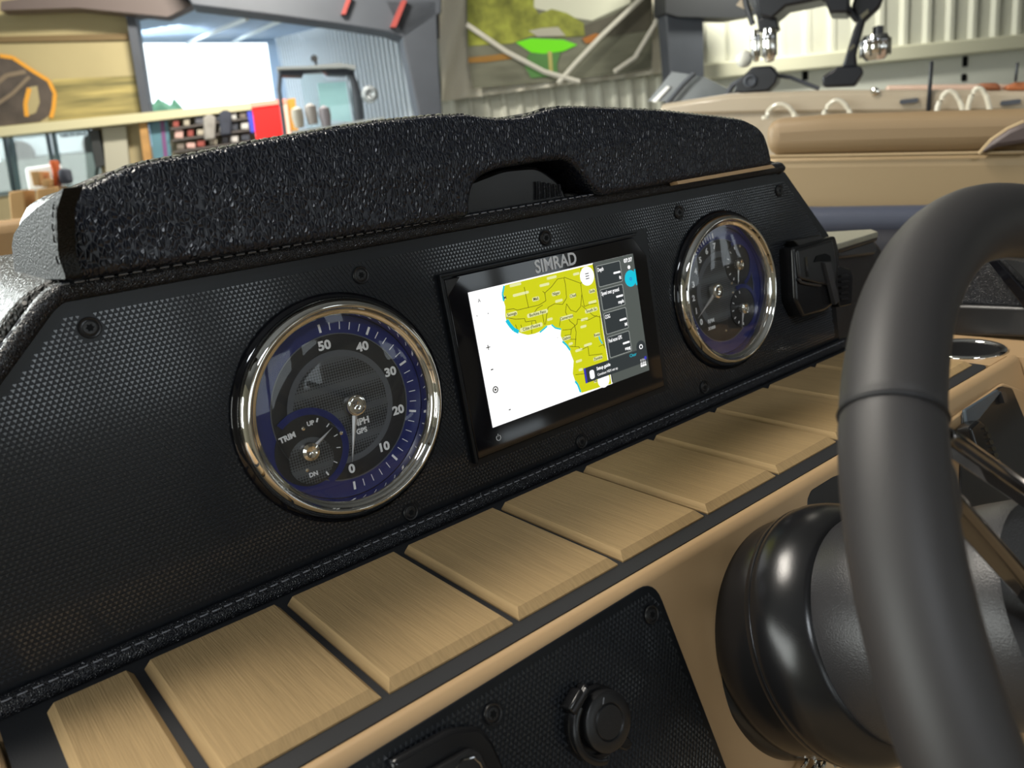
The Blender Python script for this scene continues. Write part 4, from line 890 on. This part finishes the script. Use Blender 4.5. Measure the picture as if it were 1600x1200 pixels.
text('screen_text', 'Continue NSX set up', SCR, x0 + .0125, y1 - .0080, .0027, E_white, scn, .00068, ext=.00003, align='LEFT', xs=.9)
text('screen_text', 'Clear', SCR, x0 + .0480, y1 - .0025, .0034, E_cyan, scn, .00068, ext=.00003, align='LEFT')
mk('popup_icon', MB().prism(SCR, rrect(x0 + .005, y1 - .0095, x0 + .0095, y1 - .003, .0015, 3), .0006, .0008), E_white, scn, smooth=0)
a, b = sxy(1132, 643); flat('help_ring', circ(a, b, .0050, 28), 4, E_dark); text('button_glyph', 'Q', SCR, a, b, .0050, E_white, scn, .0006, ext=.00003, bold=.0001)
a, b = sxy(1144, 728)
for i in range(3):
    for j in range(3):
        flat('grid_dot', [(a + (i - 1) * .0022 - .0008, b + (j - 1) * .0022 - .0008), (a + (i - 1) * .0022 + .0008, b + (j - 1) * .0022 - .0008), (a + (i - 1) * .0022 + .0008, b + (j - 1) * .0022 + .0008), (a + (i - 1) * .0022 - .0008, b + (j - 1) * .0022 + .0008)], 6, E_white)
flat('alert_dot', circ(a + .003, b + .003, .0013, 14), 8, E_blue)
for s_, x_, y_, sz in (('A', 240, 388, .0034), ('+', 290, 648, .0070), ('-', 310, 762, .0080), ('-', 408, 984, .0070), ('·', 290, 460, .006), ('·', 228, 474, .006), ('·', 672, 592, .004)):
    stext(s_, x_, y_, sz, E_blk, .0005, name='map_control')
a, b = sxy(330, 878)
mk('locate_ring', MB().prism(SCR, circ(a, b, .0023, 24), .0004, .00055, holes=[circ(a, b, .0016, 24)]), E_blk, scn, smooth=0); flat('locate_dot', circ(a, b, .0008, 12), 5, E_blk)
a, b = PANEL.at(869, 411, .0034)
text('brand_lettering', 'SIMRAD', PANEL, a, b, .0124, M['logo'], cp, .0034, ext=.0002, bold=.00022, xs=.90)
a, b = PANEL.at(779, 684, .0034)
mk('power_symbol', MB().lathe(PANEL.sub(a, b), [(.0016, .0033), (.0016, .0035), (.0020, .0035), (.0020, .0033)], 24, R(120), R(420), cap=False).box(PANEL.sub(a, b), (0, .0018, .0034), (.0004, .0018, .0003)), M['logo'], cp)

# ------------------------------------------------------------------ padded leather dash cushion
pad = thing('dash_cushion', (0.02, 0.03, 0.186), 'long black pebbled leather cushion with a dark notch on top of the console', 'cushion')
NP = 0.016
px_top = [(88, 330), (92, 308), (112, 296), (140, 288), (185, 268), (204, 259), (240, 250), (300, 240), (400, 220), (540, 196), (600, 187), (690, 178), (735, 177), (760, 182), (785, 184), (825, 181), (845, 174), (862, 168), (885, 165), (940, 166), (1030, 170), (1120, 180), (1165, 186), (1185, 196), (1196, 208), (1204, 232), (1209, 259)]
px_bot = [(1062, 283), (945, 305), (936, 300), (920, 283), (905, 262), (885, 249), (850, 251), (780, 262), (757, 272), (743, 284), (737, 305), (736, 337), (600, 358), (400, 391), (200, 424), (112, 438), (103, 430)]
PO = [PANEL.at(x, y, NP) for x, y in px_top + px_bot]
PB = Fr(PANEL.p(0, 0, NP), PANEL.x, PANEL.y, PANEL.z)
mb = MB(); N_ = len(PO); rings = []
back = V((0, 1, 0))
# rounded front edge then long body toward the bow
cxm = sum(a for a, b in PO) / N_
def inset(P, d_):
    out = []
    n = len(P)
    for i in range(n):
        p0, p1, p2 = V(P[i - 1]), V(P[i]), V(P[(i + 1) % n])
        e1 = (p1 - p0).normalized(); e2 = (p2 - p1).normalized()
        nn = V((e1.y + e2.y, -(e1.x + e2.x)))
        if nn.length < 1e-6: nn = V((e1.y, -e1.x))
        nn.normalize(); c_ = max(.5, nn.dot(V((e1.y, -e1.x))))
        out.append((p1.x + nn.x * d_ / c_, p1.y + nn.y * d_ / c_))
    return out
def densify(P, mx=.012):
    out = []
    for i, p in enumerate(P):
        q = P[(i + 1) % len(P)]; L_ = (V(q) - V(p)).length; k = max(1, int(L_ / mx))
        for j in range(k): out.append((p[0] + (q[0] - p[0]) * j / k, p[1] + (q[1] - p[1]) * j / k))
    return out
PO = roundpoly(PO, .004, 2)
PO = densify(PO)
N_ = len(PO); RR = .0042
tops = []
for k in range(5):
    t2 = k / 4 * PI / 2
    P_ = inset(PO, RR * (1 - math.sin(t2)))
    tops.append([PB.p(a, b, -RR * (1 - math.cos(t2))) for a, b in P_])
for yb_, dz_ in ((0.03, 0), (.06, 0), (.09, -.002), (.115, -.007), (.13, -.016), (.135, -.028)):
    tops.append([PB.p(a, b, -RR) + V((0, yb_, dz_ if b > .2 else 0)) for a, b in PO])
for t3 in tops: mb.v += t3
for j in range(len(tops) - 1):
    for i in range(N_):
        mb.f.append([j * N_ + i, j * N_ + (i + 1) % N_, (j + 1) * N_ + (i + 1) % N_, (j + 1) * N_ + i])
front2d = inset(PO, RR)
tr3 = tessellate_polygon([[V((a, b, 0)) for a, b in front2d]])
mb.f += [list(t) for t in tr3]; L0 = (len(tops) - 1) * N_
mb.f += [[L0 + i for i in reversed(t)] for t in tr3]
mk('padded_cover', mb, M['leather'], pad, smooth=50)
# left end cap, a slightly proud sewn-on leather piece, side light in its colour
YB = lambda y, z, x=-0.2605: V((x, y, z))
capo = [(px, py) for px, py in [(100, 292), (84, 306), (58, 324), (34, 346), (21, 366), (18, 384), (24, 436), (104, 437), (91, 400), (88, 330)]]
EF = Fr((-0.2590, 0, 0), (0, 1, 0), (0, 0, 1), (-1, 0, 0))
cq = [EF.at(x, y, 0.003) for x, y in capo]
mk('end_cap', MB().prism(EF, roundpoly(cq, .004, 3), -0.004, 0.003), M['leather_side'], pad, bevel=.0015, label='grey-lit leather end cap')
stb = MB()
P1 = [PB.p(a, b, -RR - .002) for a, b in [PANEL.at(x, y, NP) for x, y in px_top[2:25]]]
P1 = [p + V((0, 0, .0006)) for p in P1]
stitches(P1, .0038, .0016, .00065, up=(0, 0, 1))
setp(mk('top_stitching', stb, M['palethread'], pad, smooth=0), kind='stuff')
mk('top_piping', MB().tube([PB.p(a, b, -RR - .0042) + V((0, 0, .0006)) for a, b in [PANEL.at(x, y, NP) for x, y in px_top[1:26]]], .0012, 6), M['leather_fine'], pad, smooth=80)
stb = MB(); stitches([EF.p(*EF.at(x, y, .0036), .0036) for x, y in [(84, 320), (82, 350), (88, 400), (97, 434)]], .0036, .0026, .0004, up=(-1, 0, 0))
setp(mk('end_stitching', stb, M['darkthread'], pad, smooth=0), kind='stuff')
# recess under the notch: dark inner box with a moulded hump
rc = [PANEL.at(x, y, .0) for x, y in [(728, 345), (730, 255), (925, 235), (955, 310)]]
mk('recess_back', MB().prism(Fr((0, .045, 0), (1, 0, 0), (0, 0, 1), (0, -1, 0)), [(-.035, .17), (-.035, .24), (.095, .24), (.095, .17)], 0, .002), M['void_shade'], pad, smooth=0)
hm = roundpoly([(-.028, .178), (-.028, .200), (.010, .207), (.040, .206), (.060, .192), (.066, .178)], .008, 4)
mk('recess_hump', MB().prism(Fr((0, .03, 0), (1, 0, 0), (0, 0, 1), (0, -1, 0)), hm, 0, .012), M['softblack'], pad, bevel=.003)
bw = MB()
for k in range(5): bw.ribbon(Fr((0, .017, 0), (1, 0, 0), (0, 0, 1), (0, -1, 0)), [(.036 + .005 * k, .184), (.0375 + .0045 * k, .196 - .001 * k)], .0014, 0, .002)
mk('recess_ribs', bw, M['leather_fine'], pad)
setp(mk('gap_background_strip', MB().prism(PANEL, [PANEL.at(*z, .0172) for z in [(1058, 283), (1206, 257), (1211, 262), (1060, 288)]], .0095, .0172), M['tan'], smooth=0), 'thin added tan strip, for background seen under the right end of the dash cushion', 'strip')  # added strip standing in for tan background seen through the gap

# ------------------------------------------------------------------ tile strip
strip = thing('tile_strip', (0.035, -0.075, -0.006), 'black mat covered by a row of tan tiles, in front of the instrument panel', 'mat')
mo = roundpoly([(-0.335, -0.006), (-0.3335, -0.1375), (0.3955, -0.1375), (0.3955, -0.006)], [.004, .012, .01, .004])
mk('backing', MB().prism(WORLD, mo, -0.0115, -0.0035), M['mat'], strip, smooth=30)
def tile(x0, x1):
    y1, y0 = -.0195, -.1262; zt, zb = 0.0008, -0.0036; bl, br_, bf = .0036, .0028, .0048
    mb = MB()
    T = [(x0 + bl, y0 + bf, zt), (x1 - br_, y0 + bf, zt), (x1 - br_, y1, zt), (x0 + bl, y1, zt)]
    B_ = [(x0, y0, zb), (x1, y0, zb), (x1, y1, zb), (x0, y1, zb)]
    Mid = [(x0, y0, zb + .0010), (x1, y0, zb + .0010), (x1, y1, zb + .0010), (x0, y1, zb + .0010)]
    mb.add(T + Mid + B_, [(0, 1, 2, 3), (4, 5, 1, 0), (5, 6, 2, 1), (6, 7, 3, 2), (7, 4, 0, 3), (8, 9, 5, 4), (9, 10, 6, 5), (10, 11, 7, 6), (11, 8, 4, 7), (11, 10, 9, 8)])
    return mk('tile', mb, M['tile'], strip, smooth=0)
tile(-.3165, -.2790)
for k in range(9): tile(-.2761 + .0020 + .074 * k, -.2761 - .0020 + .074 * (k + 1))

# ------------------------------------------------------------------ lower accessory panel
ap = thing('accessory_panel', FACE.p(-.13, .1, 0), 'black triangle-textured accessory panel set in the tan lower fascia', 'panel')
fa = lambda x, y, n=0.0015: FACE.at(x, y, n)
tl_ = fa(420, 1276); tr2 = fa(1022, 905); br2 = fa(1155, 1252); bl2 = (tl_[0] + .02, br2[1] + .03); br2 = (br2[0], br2[1])
apo = [tl_, tr2, br2, (br2[0] + .004, br2[1] + .03), bl2]
apr = roundpoly(apo, [.012, .012, 0, .012, .012], 6)
mk('plate', MB().prism(FACE, apr, 0.0004, 0.0018), M['plate'], ap, bevel=.0006)
aps = [fa(1016, 960), fa(768, 1115)]
sock = fa(925, 1127)
swc = fa(705, 1210)
def keep_ap(x, y):
    for s_ in aps:
        if (x - s_[0]) ** 2 + (y - s_[1]) ** 2 < .0062 ** 2: return False
    if (x - sock[0]) ** 2 + (y - sock[1]) ** 2 < .0175 ** 2: return False
    return True
iap = inset(apr, -.0035) if inpoly(*inset(apr, -.0035)[0], apr) else inset(apr, .0035)
FU = Fr(FACE.p(0, 0, .0018), FACE.x, FACE.y, FACE.z)
relief('triangle_relief', FU, iap, keep_ap, ap)
FLIP = Fr(FACE.p(0, 0, .0018), FACE.x, -FACE.y, FACE.z)
for s_ in aps: screw(FLIP, s_[0], -s_[1], ap, .0048)
SK = Fr(FACE.p(sock[0], sock[1], .0018), FACE.x, -FACE.y, FACE.z)
so_ = thing('power_socket', SK.o, 'round black capped power socket on the textured lower panel', 'socket')
mk('collar', MB().lathe(SK, [(.0172, 0), (.0172, .003), (.0160, .0045), (.0140, .0045), (.0138, .002), (0, .002)], 48), M['softblack'], so_)
CP = SK.sub(.0022, .0006)
mk('cap', MB().lathe(CP, [(.0135, .003), (.0142, .007), (.0138, .0098), (.0125, .0106), (.0088, .0106), (.0082, .0100), (.0076, .0106), (0, .0107)], 56), M['blackplastic'], so_)
mk('cap_tab', MB().prism(SK, roundpoly([(.007, -.010), (.013, -.0125), (.0145, -.018), (.010, -.0195), (.005, -.015)], .003, 4), .002, .0065), M['softblack'], so_, bevel=.0008)
mk('hinge_ring', MB().lathe(SK, [(.0150, .004), (.0178, .005), (.0180, .0078), (.0160, .009), (.0150, .0085)], 30, R(125), R(255), cap=False), M['softblack'], so_, smooth=60)
mk('hinge_block', MB().box(SK.sub(-.0095, .0160, 0, R(28)), (0, 0, .0045), (.011, .006, .008)).box(SK.sub(-.0035, .0185, 0, R(28)), (0, 0, .004), (.006, .003, .006)), M['softblack'], so_, bevel=.001)
mk('hinge_pin', MB().tube([SK.p(-.014, .0135, .0075), SK.p(-.003, .0190, .0075)], .0016, 10), M['blackplastic'], so_)
mk('socket_glyph', MB().ribbon(CP, [(-.0008, .0093), (.0008, .0118)], .0005, .0106, .0109), M['thread'], so_)
SWF = Fr(FACE.p(0, 0, .0018), FACE.x, FACE.y, FACE.z)
sw = thing('rocker_switch', SWF.p(swc[0], swc[1]), 'black rocker switch in a raised frame at the bottom edge of the lower panel', 'switch')
swp = [SWF.at(*z, .006) for z in [(612, 1192), (706, 1140), (752, 1136), (772, 1160), (800, 1225), (720, 1290), (640, 1280)]]
mk('frame', MB().prism(SWF, roundpoly(swp, .003, 3), 0, .006), M['softblack'], sw, bevel=.0018)
swq = [SWF.at(*z, .010) for z in [(665, 1212), (738, 1170), (752, 1175), (780, 1240), (700, 1280)]]
mk('rocker', MB().prism(SWF, roundpoly(swq, .003, 3), .005, .010), M['blackplastic'], sw, bevel=.0015)
mk('light_ring', MB().tube([SWF.p(*SWF.at(*z, .0104), .0104) for z in [(712, 1200), (722, 1188), (740, 1183), (750, 1192), (756, 1206)]], .0005, 6), M['darkchrome'], sw)
# fascia button right of the column (small dark vent behind column)
vt = [FACE.at(*z, .001) for z in [(1262, 780), (1268, 766), (1302, 745), (1330, 735), (1330, 790), (1262, 800)]]
setp(mk('textured_inset', MB().prism(FACE, roundpoly(vt, .002, 3), -.001, .001), M['blackplastic'], bevel=.0005), 'small black textured inset in the tan fascia behind the wheel column', 'panel')

# ------------------------------------------------------------------ steering column and wheel
AX = V((0.0045, -0.8784, 0.4778)).normalized(); WX = (V((1, 0, 0)) - AX * AX.x).normalized(); WY = AX.cross(WX)
CO = V((0.0381, -0.1676, -0.0767))
SH = Fr(CO, WX, WY, AX)
colm_ = thing('steering_column', CO, 'bulbous black rubber tilt steering column boot on the tan fascia', 'column')
mk('base_flange', MB().lathe(SH, [(.060, -.045), (.0675, -.040), (.0680, -.010), (.0672, .0), (.0650, .0035), (.0640, .0045)], 96), M['softblack'], colm_, smooth=50)
mk('lower_boot', MB().lathe(SH, [(.0640, .0040), (.0655, .0060), (.0662, .0120), (.0655, .0240), (.0640, .0330), (.0635, .0360)], 96), M['softblack'], colm_, smooth=50)
mk('bulge_ring', MB().lathe(SH, [(.0640, .0340), (.0690, .0345), (.0700, .0370), (.0700, .0385), (.0696, .0388), (.0700, .0395), (.0705, .0440), (.0698, .0500), (.0680, .0560), (.0650, .0620), (.0618, .0665), (.0595, .0690), (.0560, .0690)], 96), M['softblack'], colm_, smooth=50)
mk('upper_cover', MB().lathe(SH, [(.0585, .0660), (.0588, .0710), (.0590, .0760), (.0580, .0860), (.0560, .0960), (.0530, .1040), (.0512, .1080), (0, .1080)], 96), M['hubgrey'], colm_, smooth=50)
WC = CO + AX * .1975
whl = thing('steering_wheel', WC, 'dark matte leather steering wheel with twin polished spokes', 'steering wheel')
WF_ = Fr(WC, WX, WY, AX)
RW, rw = .1681, .0164
def torus(fr, R_, r_, n=160, m=28, a0=0, a1=2 * PI, rf=None, sq=1.0):
    mb = MB(); full = abs(a1 - a0 - 2 * PI) < 1e-6; nn = n if full else n + 1
    for i in range(nn):
        t = a0 + (a1 - a0) * i / n; rr_ = r_ * (rf(t) if rf else 1)
        for k in range(m):
            q = 2 * PI * k / m
            mb.v.append(fr.p((R_ + rr_ * math.cos(q)) * math.cos(t), (R_ + rr_ * math.cos(q)) * math.sin(t), rr_ * sq * math.sin(q)))
    for i in range(n):
        for k in range(m):
            mb.f.append([i * m + k, ((i + 1) % nn) * m + k, ((i + 1) % nn) * m + (k + 1) % m, i * m + (k + 1) % m])
    return mb
seams = [R(136.5), R(43.5), R(232), R(308)]
def rfun(t):
    s_ = 1.0
    for q in seams:
        dd = abs((t - q + PI) % (2 * PI) - PI); s_ -= .05 * math.exp(-(dd / .008) ** 2)
    dd = abs((t - R(136.5) + PI) % (2 * PI) - PI)
    return s_
mk('rim', torus(WF_, RW, rw, n=520, rf=rfun), M['rim'], whl, smooth=60)
for q in seams:
    sm = MB()
    for k in range(26):
        p_ = 2 * PI * k / 26; c_ = []
        for dt in (-.004, .004):
            t = q + dt * (1 if k % 2 else -1); r_ = rw * .985
            c_.append(WF_.p((RW + r_ * math.cos(p_)) * math.cos(t), (RW + r_ * math.cos(p_)) * math.sin(t), r_ * math.sin(p_)))
        sm.tube(c_, .0006, 5)
    ring = [WF_.p((RW + rw * .975 * math.cos(p)) * math.cos(q), (RW + rw * .975 * math.cos(p)) * math.sin(q), rw * .975 * math.sin(p)) for p in [2 * PI * k / 36 for k in range(36)]]
    sm.tube(ring, .0011, 6, closed=True)
    setp(mk('seam', sm, M['darkthread'], whl), kind='stuff')
sm = MB(); n = 46
for k in range(n):
    t = R(58 + 52 * k / n); t1 = R(58 + 52 * (k + .95) / n)
    for q0, q1 in ((R(196), R(210)), (R(214), R(200))):
        sm.tube([WF_.p((RW + rw * math.cos(q)) * math.cos(t_), (RW + rw * math.cos(q)) * math.sin(t_), rw * math.sin(q)) for q, t_ in ((q0, t), (q1, t1))], .0007, 5)
setp(mk('inner_lacing', sm, M['thread'], whl), kind='stuff')
# hub and spokes
mk('hub', MB().lathe(WF_, [(.0505, -.092), (.0505, -.060), (.0500, -.045), (.0480, -.040), (0, -.038)], 72), M['hubgrey'], whl, smooth=50)
def bar(pa, pb, wa, wb, th, name, mm):
    a = WF_.p(*pa); b = WF_.p(*pb); d_ = (b - a).normalized(); side = d_.cross(AX).normalized(); upv = side.cross(d_)
    mb = MB(); n = 10
    for i in range(n + 1):
        s_ = i / n; c_ = a.lerp(b, s_) + AX * 0.0; w_ = wa + (wb - wa) * s_
        for u_, v_ in ((-w_, -th), (w_, -th), (w_, th * .4), (w_ * .4, th), (-w_ * .4, th), (-w_, th * .4)):
            mb.v.append(c_ + side * u_ + upv * v_)
    for i in range(n):
        for k in range(6): mb.f.append([i * 6 + k, i * 6 + (k + 1) % 6, (i + 1) * 6 + (k + 1) % 6, (i + 1) * 6 + k])
    mb.f.append(list(range(5, -1, -1))); mb.f.append([n * 6 + k for k in range(6)])
    return mk(name, mb, mm, whl, smooth=30, bevel=.0008)
for base in (145, 35, 270):
    for (ax_, ay_), (bx_, by_, bs_) in (((-.113, .087), (-.020, -.001, -.034)), ((-.097, .102), (.004, .045, -.030))):
        if base == 35: ax_, bx_ = -ax_, -bx_
        if base == 270:
            q_ = R(125); ax_, ay_ = ax_ * math.cos(q_) - ay_ * math.sin(q_), ax_ * math.sin(q_) + ay_ * math.cos(q_)
            bx_, by_ = bx_ * math.cos(q_) - by_ * math.sin(q_), bx_ * math.sin(q_) + by_ * math.cos(q_)
        bar((ax_, ay_, -.001), (bx_, by_, bs_), .0034, .0048, .0040, 'spoke', M['spoke'])
    t0 = R(base)
    mp_ = torus(WF_, RW - .0060, .0145, n=40, m=20, a0=t0 - .10, a1=t0 + .10, rf=lambda t, t0=t0: max(.02, (1 - ((t - t0) / .102) ** 4)))
    mk('spoke_mount', mp_, M['rim'], whl, smooth=70)

# ------------------------------------------------------------------ right side: key-lanyard bracket, leather box, side console
br_ = thing('moulded_bracket', at(1275, 495, PANEL.p(.36, 0, .01), ND), 'black moulded plastic bracket with a dark slot at the right end of the panel', 'bracket')
BK = Fr(PANEL.p(0, 0, .0), PANEL.x, PANEL.y, PANEL.z)
pk = lambda pts, n0, n1, r=.003: MB().prism(BK, roundpoly([BK.at(x, y, n1) for x, y in pts], r, 3), n0, n1)
mk('body', pk([(1240, 386), (1306, 368), (1312, 392), (1310, 470), (1290, 486), (1256, 496), (1244, 470)], .0, .016), M['softblack'], br_, bevel=.003, seg=3)
mk('front_plate', pk([(1246, 390), (1302, 374), (1308, 412), (1306, 446), (1280, 444), (1250, 436)], .015, .019), M['blackplastic'], br_, bevel=.002, seg=3)
mk('slot', pk([(1272, 410), (1276, 400), (1290, 396), (1298, 400), (1299, 408), (1284, 408)], .0188, .0198, .001), M['void_shade'], br_)
mk('lever', pk([(1289, 410), (1298, 409), (1312, 470), (1306, 476)], .018, .022, .001), M['hubgrey'], br_, bevel=.001)
mk('ridge', pk([(1258, 402), (1261, 401), (1264, 432), (1261, 433)], .0188, .0202, .0006), M['darkchrome'], br_)
mk('lip_line', MB().tube([BK.p(*BK.at(x, y, .018), .018) for x, y in [(1247, 436), (1252, 441), (1266, 444), (1282, 446)]], .0012, 6), M['hubgrey'], br_)
mk('top_face', MB().prism(BK, [BK.at(x, y, .02) for x, y in [(1258, 384), (1300, 372), (1290, 366), (1250, 374)]], .004, .014), M['blackplastic'], br_, bevel=.001)
sb = thing('switch_pod', at(1325, 470, PANEL.p(.4, 0, 0), ND), 'small black ribbed rocker right of the moulded bracket', 'switch')
BK2 = Fr(PANEL.p(0, 0, -.004), PANEL.x, PANEL.y, PANEL.z)
pk2 = lambda pts, n0, n1, r=.002: MB().prism(BK2, roundpoly([BK2.at(x, y, n1) for x, y in pts], r, 3), n0, n1)
mk('frame', pk2([(1304, 424), (1314, 416), (1330, 421), (1333, 434), (1331, 476), (1312, 480)], 0, .012), M['softblack'], sb, bevel=.001)
for k in range(5): mk('rib', pk2([(1314, 430 + 9 * k), (1326, 428 + 9 * k), (1327, 431 + 9 * k), (1315, 433 + 9 * k)], .010, .0145, .0004), M['blackplastic'], sb)
BX = Fr(PANEL.p(0, 0, -.03), PANEL.x, PANEL.y, PANEL.z)
lb = thing('leather_side_box', BX.p(*BX.at(1340, 440)), 'black leather padded box with a painted-light top, right of the console', 'box')
bxp = lambda pts, n0, n1, fr=BX: MB().prism(fr, [fr.at(x, y, n1) for x, y in pts], n0, n1)
mk('side', bxp([(1300, 392), (1365, 372), (1372, 380), (1500, 560), (1300, 590)], -.10, 0), M['leather_fine'], lb, bevel=.004)
mk('upper_lip', bxp([(1308, 378), (1360, 362), (1372, 366), (1373, 376), (1312, 396)], -.005, .008), M['hubgrey'], lb, bevel=.003)
mk('lower_lip', bxp([(1311, 392), (1366, 374), (1372, 388), (1368, 398), (1313, 404)], -.005, .006), M['hubgrey'], lb, bevel=.003)
zt = BX.p(*BX.at(1335, 369, .008), .008).z
hp = Fr((0, 0, zt), (1, 0, 0), (0, 1, 0), (0, 0, 1))
mk('top_cover', MB().prism(hp, [hp.at(*q) for q in [(1280, 363), (1362, 358), (1372, 362), (1312, 380), (1290, 384)]], -.006, .0), mat('leather with painted light', s2l(150, 148, 132), .4, bump=('leather', 600, .0008, .7)), lb, bevel=.001)  # pale colour paints the light caught by this top face
# black leather bolster in the wheel opening and tan side console with cup holder
SD = 0.0
sc = thing('side_console', (0.62, -0.14, -0.3), 'tan moulded side console right of the wheel with cup holder', 'console')
cup = WORLD.at(1508, 551, -0.004)
cr_ = .030
g = Fr((.437, -.1, -0.004), (1, 0, 0), (0, 1, 0), (0, 0, 1))
mk('top', MB().prism(WORLD, [(.3965, -.1370), (.3965, -.035), (.535, -.035), (.535, -.30), (.435, -.30), (.432, -.1370)], -0.030, -0.004, holes=[[(g.o.x + .029 * math.cos(t), g.o.y + .029 * math.sin(t)) for t in [2 * PI * k / 40 for k in range(40)]]]), M['tan'], sc, smooth=40)
ch = thing('cup_holder', g.o, 'polished steel rimmed cup holder in the tan side console', 'cup holder')
mk('rim', MB().lathe(g, [(.0280, .0), (.0345, .0), (.0345, .0016), (.0325, .0028), (.0290, .0022), (.0280, .0)], 56, cap=False), M['chrome'], ch, smooth=60)
mk('cup', MB().lathe(g, [(.0286, .001), (.0275, -.06), (0, -.062)], 48), M['darkchrome'], ch, smooth=50)
bl = thing('leather_bolster', (0.51, -.1, -.0), 'black carbon-textured leather bolster seen through the wheel opening', 'bolster')
LB = Fr((.492, 0, 0), (0, -1, 0), (0, 0, 1), (-1, 0, 0))
lbp = lambda pts, n0, n1: MB().prism(LB, [LB.at(x, y, n1) for x, y in pts], n0, n1)
mk('upper_face', lbp([(1420, 398), (1510, 404), (1600, 400), (1800, 395), (1800, 490), (1600, 482), (1420, 474)], -.05, .0), M['leather_fine'], bl, bevel=.003)
mk('lower_face', lbp([(1420, 474), (1600, 480), (1800, 488), (1800, 550), (1600, 528), (1420, 522)], -.05, .006), M['blackplastic'], bl, bevel=.003)
mk('carbon_strip', lbp([(1538, 402), (1556, 404), (1640, 498), (1700, 520), (1640, 520), (1600, 482)], .004, .010), M['gloss'], bl, bevel=.001)
mk('carbon_strip', lbp([(1566, 404), (1640, 396), (1700, 500), (1660, 496)], .004, .009), M['blackplastic'], bl, bevel=.001)
# raised tan coaming and black control box lower right
FR2 = Fr(FACE.p(0, 0, 0.0), FACE.x, FACE.y, FACE.z)
rp = lambda pts, n0, n1, r=.0: MB().prism(FR2, roundpoly([FR2.at(x, y, n1) for x, y in pts], r, 4) if r else [FR2.at(x, y, n1) for x, y in pts], n0, n1)
mk('side_coaming', rp([(1480, 660), (1568, 598), (1600, 610), (1700, 760), (1750, 1300), (1560, 1300), (1500, 1000)], -.001, .004, .004), M['tan'], con, bevel=.0015)
thb = thing('throttle_box', FR2.p(*FR2.at(1560, 760)), 'black throttle control box set in the tan side console at the right edge', 'control box')
mk('housing', rp([(1506, 645), (1566, 603), (1582, 606), (1600, 650), (1660, 790), (1500, 800)], .0, .006, .003), M['blackplastic'], thb, bevel=.002)
mk('grey_face', rp([(1508, 640), (1560, 608), (1564, 614), (1530, 656), (1512, 664)], .006, .009, .002), mat('grey speckled plastic', s2l(74, 84, 92), .45, bump=('noise', 900, .0004, .4)), thb, bevel=.001)
mk('lever_base', rp([(1516, 668), (1530, 655), (1542, 664), (1560, 718), (1552, 730), (1530, 712)], .006, .018, .003), M['softblack'], thb, bevel=.002)
for k in range(6): mk('rib', rp([(1538 + 3.6 * k, 668 + 10 * k), (1544 + 3.6 * k, 667 + 10 * k), (1546 + 3.6 * k, 673 + 10 * k), (1541 + 3.6 * k, 675 + 10 * k)], .017, .0195, .001), M['darkchrome'], thb)
mk('corner_clip', rp([(1564, 611), (1572, 612), (1575, 628), (1570, 630)], .006, .010, .001), M['hubgrey'], thb)
setp(mk('pale_knob', MB().lathe(Fr(FR2.p(*FR2.at(1603, 746), .0), FR2.x, -FR2.y, FR2.z), [(.0075, 0), (.0078, .006), (.006, .010), (0, .011)], 24), mat('pale grey knob', s2l(176, 172, 160), .4)), 'pale round knob at the right picture edge beside the throttle box', 'knob')
# tangled bright chrome key ring under the column
kr = thing('key_cluster', at(1290, 1190, CO, AX), 'crumpled bright metal keys hanging below the steering column', 'keys')
KF = Fr(FACE.p(0, 0, .01), FACE.x, FACE.y, FACE.z)
for i, (x_, y_, r_) in enumerate([(1262, 1192, .006), (1290, 1196, .0075), (1310, 1192, .006)]):
    c_ = KF.p(*KF.at(x_, y_)); mk('key_ring', MB().tube([c_ + V((r_ * math.cos(t), .3 * r_ * math.sin(t * 2), r_ * math.sin(t))) for t in [2 * PI * k / 24 for k in range(24)]], .0011, 8, closed=True), M['chrome'], kr)
mk('key_blade', MB().prism(KF, [KF.at(*z) for z in [(1272, 1188), (1300, 1185), (1320, 1215), (1268, 1222)]], .0, .002), M['chrome'], kr, bevel=.0005)
